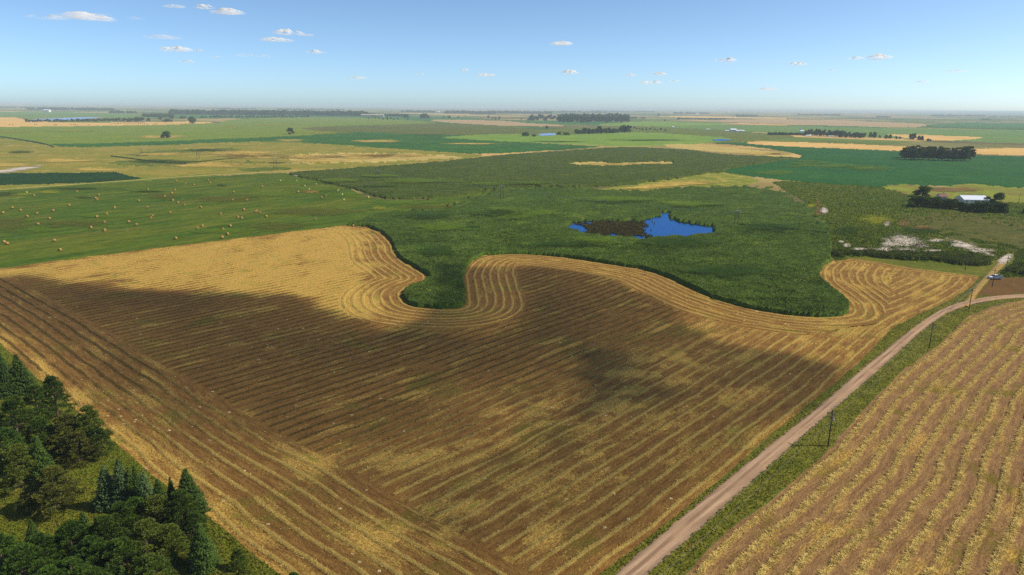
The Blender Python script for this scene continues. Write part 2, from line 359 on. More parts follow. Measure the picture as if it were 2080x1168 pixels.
# the cut field's material: bare brown soil, straw stubble, windrows of cut hay
def stubble_mat(nm='stubble', sa=(118,84,52), sb=(146,110,70)):
    t = NT(nm); rc = t.attr('rc'); tone = t.attr('tone').outputs['Fac']; ridge = t.attr('ridge').outputs['Fac']
    P_ = t.pos()
    S1 = t.mapv(rc.outputs['Vector'], (.9, .16, 0)); S2 = t.mapv(rc.outputs['Vector'], (2.6, .9, 0)); S3 = t.mapv(rc.outputs['Vector'], (.22, .03, 0))
    n1 = t.noise(S1, 1, 4, .65); n2 = t.noise(S2, 1, 3, .7); n3 = t.noise(S3, 1, 4, .6, .4)
    nf = t.noise(P_, 2.6, 3, .75); nb = t.noise(P_, 1/22, 4, .62, .8)
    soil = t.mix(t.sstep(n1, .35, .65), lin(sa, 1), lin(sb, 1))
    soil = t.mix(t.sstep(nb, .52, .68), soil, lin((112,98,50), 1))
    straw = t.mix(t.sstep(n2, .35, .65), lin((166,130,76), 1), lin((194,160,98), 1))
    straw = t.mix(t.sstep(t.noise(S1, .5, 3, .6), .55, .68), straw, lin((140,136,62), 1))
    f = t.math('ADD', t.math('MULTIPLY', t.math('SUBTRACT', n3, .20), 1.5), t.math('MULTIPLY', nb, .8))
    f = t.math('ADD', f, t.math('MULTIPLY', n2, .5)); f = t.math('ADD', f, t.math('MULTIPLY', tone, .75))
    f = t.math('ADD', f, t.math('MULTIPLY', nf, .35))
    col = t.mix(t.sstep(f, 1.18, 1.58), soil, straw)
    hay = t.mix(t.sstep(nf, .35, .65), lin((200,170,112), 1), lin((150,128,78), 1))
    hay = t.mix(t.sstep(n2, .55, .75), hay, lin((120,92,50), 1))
    hay = t.mix(t.attr('gold').outputs['Fac'], t.mix(t.sstep(nf, .35, .65), lin((74,62,38), 1), lin((104,86,50), 1)), hay)  # dark hay mix paints the shaded side of the windrows into their colour
    rr = t.math('MULTIPLY', t.math('MULTIPLY', t.sstep(ridge, .15, .7), t.sstep(n2, .15, .5)), t.sstep(n1, .25, .55, .5, 1.0))
    col = t.mix(rr, col, hay)
    pale = t.math('GREATER_THAN', t.noise(t.mapv(P_, (1, 1, 1), 0, (7, 3, 0)), .33, 2, .5), .735)
    col = t.mix(t.math('MULTIPLY', pale, t.sstep(nf, .45, .55)), col, lin((205,180,150), 1))
    v = t.sstep(t.math('ADD', t.math('MULTIPLY', nf, .6), t.math('MULTIPLY', n2, .4)), .3, .7, .55, 1.4)
    hs = t.n('ShaderNodeHueSaturation'); t.l(col, hs.inputs['Color']); t.l(v, hs.inputs['Value'])
    h = t.math('ADD', t.math('MULTIPLY', nf, 1.0), t.math('MULTIPLY', n2, 1.0))
    return t.surf(t.diffuse(hs.outputs[0], t.bump(h, .9, .28), .95, .05))
MATS['stubble'] = stubble_mat()
MATS['stubble_right'] = stubble_mat('stubble_right', (122,92,74), (150,118,92))

reed_w = world_line(chaikin(REED, 2, False)); verge_w = world_line(chaikin(VERGE, 1, False)); left_w = world_line(LEFT)
topr_w = world_line(TOPR)
rf_w = world_line(chaikin(RF_EDGE, 2, False))
lobe_s = polydist(*[np.array([v]) for v in g1(1700, 600)], reed_w)[1][0]
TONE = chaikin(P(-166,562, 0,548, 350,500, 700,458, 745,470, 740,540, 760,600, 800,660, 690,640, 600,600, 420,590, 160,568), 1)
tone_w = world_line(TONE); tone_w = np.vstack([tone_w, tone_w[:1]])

def field_part(name, sel, line, sp, tonefn, amp, wfrac=.36, offs=0.0, goldfn=None, fade=None):
    u, f = extract(sel)
    x, y = GX[u], GY[u]
    D, S = polydist(x, y, line)
    wob = (fbm(S/30, D/30, 31, 2)-.5)*2.0+(fbm(S/9, D/14, 38, 2)-.5)*.9
    ph = (D+wob+offs)/sp
    prof = np.clip((np.cos(2*np.pi*(ph-.5))-(1-2*wfrac))/(2*wfrac), 0, 1)
    lump = fbm(S/1.6, D/1.2, 33, 3)
    gap = .45+.55*ss(fbm(S/9, ph*1.0, 35, 2), .22, .45)
    ridge = prof**.7*(.45+.9*lump)*gap
    if fade is not None: ridge = ridge*fade(x, y)
    tone = tonefn(x, y, PX[u], PY[u])
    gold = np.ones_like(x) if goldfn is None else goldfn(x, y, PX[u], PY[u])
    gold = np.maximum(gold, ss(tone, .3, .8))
    z = TERR[u]+ridge*amp
    rc = np.stack([D+wob, S, np.zeros_like(D)], 1)
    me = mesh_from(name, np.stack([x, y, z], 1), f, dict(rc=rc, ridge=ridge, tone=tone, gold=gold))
    me.materials.append(MATS['stubble_right' if name == 'right_field' else 'stubble'])
    o = link(bpy.data.objects.new(name, me)); tag(o, kind='structure')
    samples_store.setdefault(name, []).append((x, y, z, ridge, f))
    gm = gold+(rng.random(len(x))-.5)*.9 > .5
    samples_store.setdefault(name+'_gold', []).append((x, y, z, ridge*gm, f)); samples_store.setdefault(name+'_dull', []).append((x, y, z, ridge*~gm, f))  # split tufts into bright hay and hay with painted shade
    return o

BASE_MATS = []
for i, r in enumerate(regions):
    sel = rid == i
    if not sel.any() or r['name'] in ('main_field', 'right_field'): continue
    u, f = extract(sel)
    x, y = GX[u], GY[u]; z = TERR[u].copy()
    cnt = np.bincount(f.ravel(), minlength=len(u)); inner = (cnt == cnt_all[u])
    if r['h']:
        hh = r['h']*(.72+.56*fbm(x/3.2, y/3.2, 51+i, 3)) if r['h'] > 0 else r['h']
        if r['name'] == 'reed_marsh':
            hh = hh*(.3+.7*ss(PY[u], 395, 470))
            hh = hh+1.5*(fbm(x/14, y/10, 77, 3)-.5)+.25*(rng.random(len(x))-.5)
        z = z+np.where(inner, hh, 0)
    me = mesh_from(r['name'], np.stack([x, y, z], 1), f); me.materials.append(MATS[r['mat']])
    o = link(bpy.data.objects.new(r['name'], me)); tag(o, kind=r['kind'])
    if r['kind'] == 'stuff':
        tag(o, {'corn_crop': 'dense olive green corn crop filling the middle field behind the hay meadow',
                'soybean_crop': 'smooth bright green soybean crop in the wide field at right',
                'brown_crop': 'olive brown crop on the right below the farm trees',
                'brush_band': 'dark brush and tall weeds along the edge of the right meadow',
                'dead_reeds': 'brown mat of dead reeds covering the left part of the pond', 'reed_marsh': 'dark green reed bed with a winding edge around the blue pond'}[r['name']], 'vegetation')
    samples_store.setdefault(r['name'], []).append((x, y, z, np.ones_like(x), f))

# main field, three sets of windrows
iM = [i for i, r in enumerate(regions) if r['name'] == 'main_field'][0]; iR = iM+1
m = np.where(rid == iM)[0]
DL, _ = polydist(wx[m], wy[m], left_w); DR, SR = polydist(wx[m], wy[m], reed_w); DT, _ = polydist(wx[m], wy[m], topr_w)
WL = 33.0
WR = np.where(SR > lobe_s-55, 36.0, 29.0)
zL = (DL < WL); zR = (~zL) & (DR < WR)
DV, _ = polydist(wx[m], wy[m], verge_w)
zR &= ~((DV < DR*.9) & (SR > lobe_s-80) & (DR > 15))
zT = (~zL) & (DT < 9.0) & (DT < DR) & (SR > lobe_s)
zR &= ~zT
zI = ~(zL | zR | zT)
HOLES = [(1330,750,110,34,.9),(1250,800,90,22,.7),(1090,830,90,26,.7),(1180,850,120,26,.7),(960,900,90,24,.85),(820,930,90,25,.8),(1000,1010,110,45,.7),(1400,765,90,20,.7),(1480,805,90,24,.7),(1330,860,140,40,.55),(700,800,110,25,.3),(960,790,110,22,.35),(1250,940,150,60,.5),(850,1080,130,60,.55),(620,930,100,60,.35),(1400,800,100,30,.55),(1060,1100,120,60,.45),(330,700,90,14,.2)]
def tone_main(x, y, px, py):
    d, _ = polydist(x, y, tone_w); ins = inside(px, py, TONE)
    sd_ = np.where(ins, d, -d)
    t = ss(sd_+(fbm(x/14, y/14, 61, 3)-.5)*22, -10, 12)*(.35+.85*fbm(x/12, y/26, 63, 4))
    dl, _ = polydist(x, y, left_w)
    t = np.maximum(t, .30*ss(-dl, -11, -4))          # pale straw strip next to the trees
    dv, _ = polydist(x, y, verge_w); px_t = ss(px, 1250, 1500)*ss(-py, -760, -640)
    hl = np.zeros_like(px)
    for hx, hy, hrx, hry, s_ in HOLES: hl = np.maximum(hl, s_*np.exp(-((px-hx)/hrx)**2-((py-hy-(hx-px)*.22)/hry)**2))  # sunlight through the cloud gaps, painted in as paler straw tone
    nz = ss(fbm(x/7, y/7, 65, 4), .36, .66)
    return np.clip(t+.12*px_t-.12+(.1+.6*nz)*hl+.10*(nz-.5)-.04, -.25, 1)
def msk(z): s = np.zeros(len(F), bool); s[m[z]] = True; return s
def gold_main(x, y, px, py): return ss(px*.6+1.6*(py-640)+(fbm(x/20, y/20, 41, 3)-.5)*300, 720, 1050)  # low where the windrows get shade painted into the hay colour
def fd_l(x, y): return ss(np.abs(polydist(x, y, left_w)[0]-WL), .2, 1.6)
def fd_r(x, y): return ss(np.abs(polydist(x, y, reed_w)[0]-29), .2, 1.4)
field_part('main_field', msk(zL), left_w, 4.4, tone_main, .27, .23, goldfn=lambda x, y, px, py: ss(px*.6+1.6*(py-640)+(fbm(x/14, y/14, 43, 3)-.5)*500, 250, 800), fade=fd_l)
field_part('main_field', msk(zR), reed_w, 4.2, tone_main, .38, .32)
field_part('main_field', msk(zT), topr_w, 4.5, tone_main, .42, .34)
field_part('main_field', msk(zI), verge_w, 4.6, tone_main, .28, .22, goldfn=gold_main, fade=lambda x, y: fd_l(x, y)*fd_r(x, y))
def tone_right(x, y, px, py): return -.22+.5*(fbm(x/20, y/20, 71, 3)-.5)
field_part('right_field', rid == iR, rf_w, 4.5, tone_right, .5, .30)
names_seen = {}

# whatever is left of the lattice: the far plain with its patchwork of quarter sections
def plain_mat():
    t = NT('far_plain'); P_ = t.pos()
    q = t.mapv(P_, (1, 1, 1), -A45)
    def cells(sx, sy, ox):
        v = t.mapv(q, (1/sx, 1/sy, 0), 0, (ox, ox*.37, 0))
        fl = t.n('ShaderNodeVectorMath', operation='FLOOR'); t.l(v, fl.inputs[0])
        wn = t.n('ShaderNodeTexWhiteNoise', noise_dimensions='2D'); t.l(fl.outputs[0], wn.inputs['Vector'])
        return wn.outputs['Value']
    f = t.math('FRACT', t.math('ADD', cells(1609, 805, 3.3), cells(402, 1609, 8.1)))
    cr = t.n('ShaderNodeValToRGB'); cr.color_ramp.interpolation = 'CONSTANT'; t.l(f, cr.inputs[0])
    cols = [(0, (74,98,58)), (.16, (150,132,98)), (.30, (96,112,66)), (.46, (186,152,112)), (.58, (58,90,54)), (.72, (120,118,80)), (.86, (104,96,74))]
    e = cr.color_ramp.elements
    e[0].position = 0; e[0].color = lin(cols[0][1]); e[1].position = cols[1][0]; e[1].color = lin(cols[1][1])
    for p_, c_ in cols[2:]:
        k = e.new(p_); k.color = lin(c_)
    nb = t.noise(P_, 1/300, 5, .6, .5)
    hs = t.n('ShaderNodeHueSaturation'); t.l(cr.outputs[0], hs.inputs['Color']); t.l(t.sstep(nb, .3, .7, .75, 1.25), hs.inputs['Value'])
    return t.surf(t.diffuse(hs.outputs[0], None, .95, .03))
MATS['plain'] = plain_mat()
u, f = extract(rid == -1)
me = mesh_from('plain', np.stack([GX[u], GY[u], TERR[u]], 1), f); me.materials.append(MATS['plain'])
tag(link(bpy.data.objects.new('plain', me)), kind='structure')
# one sheet below everything, out past the horizon on all sides
bs = 60000.0
me = bpy.data.meshes.new('ground'); me.from_pydata([(-bs, -bs, -.8), (bs, -bs, -.8), (bs, bs, -.8), (-bs, bs, -.8)], [], [(0, 1, 2, 3)])
me.materials.append(MATS['plain']); tag(link(bpy.data.objects.new('ground', me)), kind='structure')

# ---------------------------------------------------------------- roads, tracks, water
def strip(name, L, Rr, mat, z=.28, n=1, kind='structure', cols=9, rough=.0):
    """a road between two edge lines given as pixels, draped just above the ground"""
    a = chaikin(L, n, False); b = chaikin(Rr, n, False)
    def resample(p, k):
        w_ = world_line(p); s = np.r_[0, np.cumsum(np.hypot(*np.diff(w_, axis=0).T))]
        q = np.linspace(0, s[-1], k); return np.stack([np.interp(q, s, w_[:, 0]), np.interp(q, s, w_[:, 1])], 1)
    K = 900
    A = resample(a, K); B = resample(b, K)
    v = []; at = []
    for j in range(cols+1):
        t = j/cols; p = A*(1-t)+B*t
        if j in (0, cols) and rough:
            nrm = (A-B)/np.linalg.norm(A-B, axis=1, keepdims=True)*(1 if j == 0 else -1)
            p = p+nrm*((rng.random(K)-.4)*rough)[:, None]
        crown = .16*math.sin(math.pi*t)
        v.append(np.column_stack([p, np.full(K, z+crown-.12*(j in (0, cols)))])); at.append(np.full(K, t))
    V = np.vstack(v); at = np.concatenate(at)
    ii = np.arange((cols+1)*K).reshape(cols+1, K)
    Fq = np.stack([ii[:-1, :-1], ii[1:, :-1], ii[1:, 1:], ii[:-1, 1:]], -1).reshape(-1, 4)
    nv = (V[Fq[0, 1]]-V[Fq[0, 0]]); 
    me = mesh_from(name, V, Fq, dict(across=at)); me.materials.append(mat)
    return tag(link(bpy.data.objects.new(name, me)), kind=kind)
def road_mat():
    t = NT('gravel'); P_ = t.pos(); a = t.attr('across').outputs['Fac']
    q = t.mapv(t.mapv(P_, (1, 1, 1), -A45), (.05, 1, 1))
    n = t.noise(P_, 3.5, 4, .75); nl = t.noise(q, .9, 3, .6); nb = t.noise(P_, .06, 3, .6)
    col = t.mix(t.sstep(nl, .35, .65), lin0((150,120,92)), lin0((182,150,118)))
    tr = t.math('MULTIPLY', t.sstep(t.math('COSINE', t.math('MULTIPLY', a, 6.2832*2)), -.2, .8), .75)
    col = t.mix(tr, col, lin0((124,96,74)))
    col = t.mix(t.sstep(nb, .4, .7), col, lin0((168,136,104)))
    hs = t.n('ShaderNodeHueSaturation'); t.l(col, hs.inputs['Color']); t.l(t.sstep(n, .3, .7, .88, 1.12), hs.inputs['Value'])
    return t.surf(t.diffuse(hs.outputs[0], t.bump(n, .5, .06), .95, .05))
ROADM = road_mat()
strip('gravel_road', ROADL, ROADR[::-1], ROADM, n=1, rough=.7)
def track_from(name, line, wpx, mat, z=.3):
    L = [(x, y-wpx*.5*(y-205)/300) for x, y in line]; Rr = [(x, y+wpx*.5*(y-205)/300) for x, y in line]
    return strip(name, L, Rr, mat, z=z, cols=4, rough=.3)
lm('dirt', (176,160,104), (150,140,84), (140,140,80), big=20, mid=6, fine=1.5, vary=.2)
track_from('dirt_track', P(-300,408, -60,390, 0,385.5, 150,375, 290,364.5, 400,357.5, 520,351, 720,341.5, 900,328.5, 1000,315.5, 1180,303.5, 1250,298, 1340,295), 2.6, MATS['dirt'])
lm('trackdirt', (170,136,92), (142,124,72), (110,116,50), big=8, mid=3, fine=.8, vary=.3)
strip('farm_track', P(1957,621, 1966,605, 1978,586, 1992,572, 2006,556, 2022,540, 2032,527), P(1967,624, 1980,606, 1990,590, 2003,575, 2018,560, 2032,547, 2044,535), MATS['trackdirt'], z=.26, cols=5, rough=1.2)

def feather_mat(name, c1, c2, op=1.0, fine=1.2):
    """ground showing through thin cover: broken, speckled edge"""
    t = NT(name); P_ = t.pos(); a = t.attr('cover').outputs['Fac']
    n = t.math('ADD', t.math('MULTIPLY', t.noise(P_, 1/(fine*6), 5, .65, .8), .65), t.math('MULTIPLY', t.noise(P_, 1/fine, 3, .7), .35))
    al = t.sstep(t.math('ADD', a, t.math('MULTIPLY', t.math('SUBTRACT', n, .5), 3.2)), .2, .9, 0, op)
    nb = t.noise(P_, 1/(fine*2.5), 3, .7)
    col = t.mix(t.sstep(nb, .35, .65), (lin0 if 'salt' in name else lin)(c1), (lin0 if 'salt' in name else lin)(c2))
    mx = t.n('ShaderNodeMixShader'); tr = t.n('ShaderNodeBsdfTransparent')
    t.l(al, mx.inputs[0]); t.l(tr.outputs[0], mx.inputs[1]); t.l(t.diffuse(col, None, .95, .05), mx.inputs[2])
    return t.surf(mx.outputs[0])
FE = {}
FEC = {'salt': ((214,200,184), (176,160,140), .92, .8), 'straw': ((206,176,108), (170,146,84), .8, 1.3), 'bare': ((136,108,80), (112,92,64), .7, 1.2),
       'yellow': ((150,148,44), (128,136,44), .6, 1.5), 'lime': ((100,124,44), (88,114,40), .5, 1.6), 'dark': ((38,62,30), (50,74,34), .6, 1.4), 'olive': ((98,98,46), (84,90,42), .55, 1.4)}
def fe(key, py):
    sc = 9.0 if py < 340 else 5.0 if py < 400 else 2.0 if py < 470 else 1.0
    if (key, sc) not in FE:
        c1, c2, op, f = FEC[key]; FE[key, sc] = feather_mat(key+'_cover', c1, c2, op, f*sc)
    return FE[key, sc]
def patch(mat, poly, z=.55, name='ground_patch', sm=2, grow=1.5):
    p = chaikin(poly, sm); c = p.mean(0)
    rings = [(.0, 1.0), (.35, 1.0), (.75, .62), (1.1, .3), (grow, 0.0)]
    V = []; at = []; n = len(p)
    for s, a in rings[1:]:
        q = c+(p-c)*s; x, y = G(q[:, 0], q[:, 1]); V.append(np.column_stack([x, y, np.full(n, z)])); at.append(np.full(n, a))
    x, y = g1(*c); V.append(np.array([[x, y, z]])); at.append(np.array([1.0]))
    V = np.vstack(V); at = np.concatenate(at); k = len(V)-1
    faces = []
    for r_ in range(len(rings)-2):
        for j in range(n):
            j2 = (j+1) % n; faces.append((r_*n+j, r_*n+j2, (r_+1)*n+j2, (r_+1)*n+j))
    for j in range(n): faces.append((j, (j+1) % n, k))
    me = bpy.data.meshes.new(name); me.from_pydata(V.tolist(), [], faces)
    a_ = me.attributes.new('cover', 'FLOAT', 'POINT'); a_.data.foreach_set('value', at.astype(np.float32))
    # face upward
    me.update()
    if me.polygons[0].normal.z < 0: me.flip_normals()
    me.materials.append(fe(mat, float(c[1])))
    return tag(link(bpy.data.objects.new(name, me)), kind='structure')
def ell(cx, cy, rx, ry, n=12, rot=0):
    return [(cx+rx*math.cos(a)*(.8+.4*random.random())+rot*ry*math.sin(a), cy+ry*math.sin(a)*(.8+.4*random.random())) for a in [i*2*math.pi/n for i in range(n)]]
# salt crusts
patch('salt', P(1800,488, 1812,480, 1835,478, 1860,484, 1882,500, 1878,505, 1845,504, 1812,500)); patch('salt', P(1765,505, 1795,502, 1850,512, 1872,519, 1830,523, 1785,516))
patch('salt', P(1928,486, 1945,488, 1975,500, 2010,514, 2020,521, 1980,513, 1945,501)); patch('salt', ell(1838,509,26,5)); patch('salt', ell(1870,500,18,5))
patch('salt', ell(1673,428,8,7), grow=1.3); patch('salt', P(2025,530, 2040,518, 2056,515, 2056,527, 2044,537, 2028,539), z=.5, grow=1.25)
patch('salt', ell(1720,500,9,4)); patch('salt', ell(1800,455,7,5)); patch('salt', ell(1708,492,6,3))
patch('salt', P(-60,352, 0,347, 40,339, 85,336, 60,345, 0,354), grow=1.3); patch('salt', P(590,355, 600,354, 622,357, 615,359, 598,359), grow=1.3)
patch('bare', ell(1875,463,22,5)); patch('bare', ell(1835,455,14,6)); patch('bare', ell(1662,425,6,20)); patch('bare', ell(1930,385,60,5)); patch('bare', ell(1622,441,14,4))
# dry straw, weeds and fresh growth
for a_ in ((1650,332,40,3),(1700,338,50,3.5),(1760,343,50,4),(1640,328,30,2),(1790,346,30,2.5)): patch('lime', ell(*a_), z=1.2)
for a_ in ((1770,512,26,4),(1810,497,22,6),(1850,518,34,4),(1955,500,26,5),(1990,510,26,4),(1895,512,22,4),(1900,490,16,3),(1745,508,16,3)): patch('salt', ell(*a_), z=.62)
patch('straw', P(1215,386, 1300,380, 1350,369, 1400,366, 1475,372, 1400,377, 1310,386), grow=1.2, z=.7)
patch('straw', P(1170,333, 1205,330, 1260,334, 1340,328, 1380,333, 1300,333, 1240,336), grow=1.2)
patch('straw', ell(130,326,60,4)); patch('straw', ell(20,335,55,4)); patch('straw', ell(520,318,70,5)); patch('straw', ell(640,326,60,4)); patch('straw', ell(800,316,90,4)); patch('straw', ell(430,335,90,5)); patch('straw', ell(200,345,60,3))
patch('straw', ell(328,278,55,3), grow=1.3); patch('straw', ell(760,287,55,3)); patch('straw', ell(590,285,30,2)); patch('straw', ell(330,313,45,3)); patch('straw', ell(630,390,22,4), grow=1.2); patch('straw', ell(730,318,90,6)); patch('straw', ell(500,312,90,6)); patch('straw', ell(620,319,60,5))
patch('straw', ell(960,292,50,1.5)); patch('straw', ell(1545,312,50,3)); patch('straw', ell(1590,313,25,1.5))
patch('yellow', ell(650,269,50,3)); patch('yellow', ell(30,268,45,2.5)); patch('yellow', ell(470,257,30,2)); patch('yellow', ell(150,266,60,2)); patch('yellow', ell(560,254,50,2)); patch('yellow', ell(40,396,25,3)); patch('yellow', ell(100,391,22,2.5)); patch('yellow', ell(1780,447,40,9)); patch('yellow', ell(1650,418,18,4)); patch('yellow', ell(1985,535,22,4)); patch('yellow', ell(960,425,14,3)); patch('yellow', ell(770,423,20,4))
patch('lime', ell(850,372,80,5), z=3.4); patch('lime', ell(690,372,45,4), z=3.4); patch('lime', ell(1000,378,80,4), z=3.2); patch('lime', ell(770,362,50,3), z=3.4); patch('lime', ell(1080,376,60,4), z=3.2); patch('lime', ell(700,395,50,8)); patch('lime', ell(640,385,45,7)); patch('lime', ell(820,412,70,4)); patch('lime', ell(560,395,60,6)); patch('lime', ell(450,470,70,5)); patch('lime', ell(220,440,70,4)); patch('lime', ell(80,468,22,6)); patch('lime', ell(300,388,40,3)); patch('lime', ell(600,372,50,5)); patch('lime', ell(1580,352,60,4), z=1.1); patch('lime', ell(1640,338,60,3), z=1.1); patch('lime', ell(1750,340,45,3), z=1.1)
patch('lime', ell(1210,498,60,9), z=3.6); patch('lime', ell(1060,440,80,12), z=3.6); patch('lime', ell(900,470,60,9), z=3.6); patch('lime', ell(1250,410,70,6), z=3.6); patch('lime', ell(1400,420,70,6), z=3.6)
patch('dark', ell(1380,500,90,12), z=3.6); patch('dark', ell(1150,505,80,7), z=3.6); patch('dark', ell(1000,440,60,7), z=3.6); patch('dark', ell(870,445,60,6), z=3.6); patch('dark', ell(1560,470,60,9), z=3.6); patch('dark', ell(890,520,40,12), z=3.6); patch('dark', ell(1480,560,90,12), z=3.6)
patch('dark', ell(150,384,70,3)); patch('dark', ell(12,395,22,5)); patch('dark', ell(300,390,30,2)); patch('dark', ell(170,402,18,2)); patch('dark', ell(450,377,10,2)); patch('dark', ell(1320,285,70,2)); patch('dark', ell(1140,288,60,1.5)); patch('dark', ell(420,306,45,3)); patch('dark', ell(330,328,70,4)); patch('dark', ell(560,331,25,2)); patch('dark', ell(40,309,30,3)); patch('dark', ell(1870,470,40,5)); patch('dark', ell(1720,470,30,10)); patch('dark', ell(760,383,70,2), z=3.3)
patch('olive', ell(20,455,60,16)); patch('olive', ell(460,405,80,8)); patch('olive', ell(640,430,90,8)); patch('olive', ell(330,400,30,7)); patch('olive', ell(860,420,60,5)); patch('olive', ell(150,455,80,7)); patch('olive', ell(560,460,70,8))
def thin_ditch(pts, h=1.2, name='weed_line', wpx=2.0):
    L = [(x, y-wpx*.5) for x, y in pts]; Rr = [(x, y+wpx*.5) for x, y in pts]
    return strip(name, L, Rr, MATS['fardark'], z=h*.5, cols=4, rough=1.0)
thin_ditch(P(-200,262, 0,277, 50,285, 90,291.5, 110,299), wpx=1.8); thin_ditch(P(225,317, 290,325, 355,333, 380,332), wpx=1.8); thin_ditch(P(355,333, 470,322, 560,315), wpx=1.0)
thin_ditch(P(922,462, 932,466, 950,467, 975,467), h=4.5, wpx=2.6); thin_ditch(P(1500,460, 1560,465, 1680,478), h=4.6, wpx=1.4)

# pond water, lake water
def water_mat(name, col, tint, rough, bstr=.25, scale=.9):
    t = NT(name); P_ = t.pos()
    n = t.noise(t.mapv(P_, (1, .6, 1)), scale, 3, .6); nb = t.noise(t.mapv(P_, (1, 2.6, 1)), .05, 3, .55, .4)
    d = t.mix(t.sstep(nb, .46, .56), lin0(col), lin0(tuple(c*.6 for c in col)))
    b = t.diffuse(d, t.bump(n, bstr, .08), .6, .0)
    g = t.n('ShaderNodeBsdfGlossy'); g.inputs['Color'].default_value = lin0(tint); g.inputs['Roughness'].default_value = rough
    t.l(t.bump(n, bstr, .08), g.inputs['Normal'])
    fr = t.n('ShaderNodeFresnel'); fr.inputs[0].default_value = 1.33
    mx = t.n('ShaderNodeMixShader'); t.l(fr.outputs[0], mx.inputs[0]); t.l(b, mx.inputs[1]); t.l(g.outputs[0], mx.inputs[2])
    return t.surf(mx.outputs[0])
WPOND = water_mat('pond_water', (24,98,158), (100,150,196), .15); WLAKE = water_mat('lake_water', (150,172,200), (225,235,255), .2)
def sheet(name, poly, mat, z, sm=0):
    p = chaikin(poly, sm); p = p.mean(0)+(p-p.mean(0))*(1.05 if name == 'pond_water' else 1); x, y = G(p[:, 0], p[:, 1], z)
    V = [Vector((a, b, z)) for a, b in zip(x, y)]
    tri = geometry.tessellate_polygon([V]); me = bpy.data.meshes.new(name); me.from_pydata([v[:] for v in V], [], [tuple(t) for t in tri])
    me.update()
    me.materials.append(mat); return tag(link(bpy.data.objects.new(name, me)), kind='structure')
sheet('pond_water', P(1146,464, 1165,459, 1180,446, 1215,449, 1265,449, 1305,448, 1327,440, 1340,437, 1344,430, 1357,430, 1361,445, 1377,449, 1415,455, 1450,461, 1450,477, 1390,484, 1340,486, 1302,491, 1257,485, 1202,479, 1160,472), WPOND, .06)
sheet('lake_water', P(62,243.5, 80,241.5, 110,240.5, 180,237.6, 206,239, 150,243, 110,245.5, 62,246), WLAKE, .6)
sheet('far_pond_water', P(1092,272.5, 1110,270.5, 1130,271, 1128,274.5, 1100,275.5), WLAKE, .6)
sheet('far_pond_water', P(1448,283, 1465,282, 1490,284, 1470,286, 1448,285.5), WPOND, .6)

# ---------------------------------------------------------------- scattered blades and tufts
def leaf_mat(name, c1, c2, c3=None, scale=.4, trans=.25, k=1.0, vary=.35, bigv=0):
    t = NT(name); P_ = t.pos(); oi = t.n('ShaderNodeObjectInfo')
    n = t.noise(P_, scale, 4, .7); nf = t.noise(P_, scale*7, 2, .6)
    col = t.mix(t.sstep(n, .35, .65), lin(c1, k), lin(c2, k))
    if c3: col = t.mix(t.sstep(oi.outputs['Random'], .5, 1.0, 0, .7), col, lin(c3, k))
    hs = t.n('ShaderNodeHueSaturation'); t.l(col, hs.inputs['Color'])
    vv = t.math('MULTIPLY', t.sstep(nf, .3, .7, 1-vary, 1+vary), t.sstep(oi.outputs['Random'], 0, 1, .85, 1.15))
    if bigv:
        q = t.mapv(P_, (1, 1.5, 1), R(-12))
        bn = t.math('ADD', t.math('MULTIPLY', t.noise(q, .022, 5, .65, 1.2), .6), t.math('MULTIPLY', t.noise(q, .13, 3, .6, .6), .4))
        vv = t.math('MULTIPLY', vv, t.sstep(bn, .36, .64, 1-bigv, 1+bigv*.8))
        hs.inputs['Saturation'].default_value = .95
    t.l(vv, hs.inputs['Value'])
    d = t.diffuse(hs.outputs[0], None, .85, .12)
    tl = t.n('ShaderNodeBsdfTranslucent'); t.l(hs.outputs[0], tl.inputs[0])
    mx = t.n('ShaderNodeMixShader'); mx.inputs[0].default_value = trans; t.l(d, mx.inputs[1]); t.l(tl.outputs[0], mx.inputs[2])
    return t.surf(mx.outputs[0])
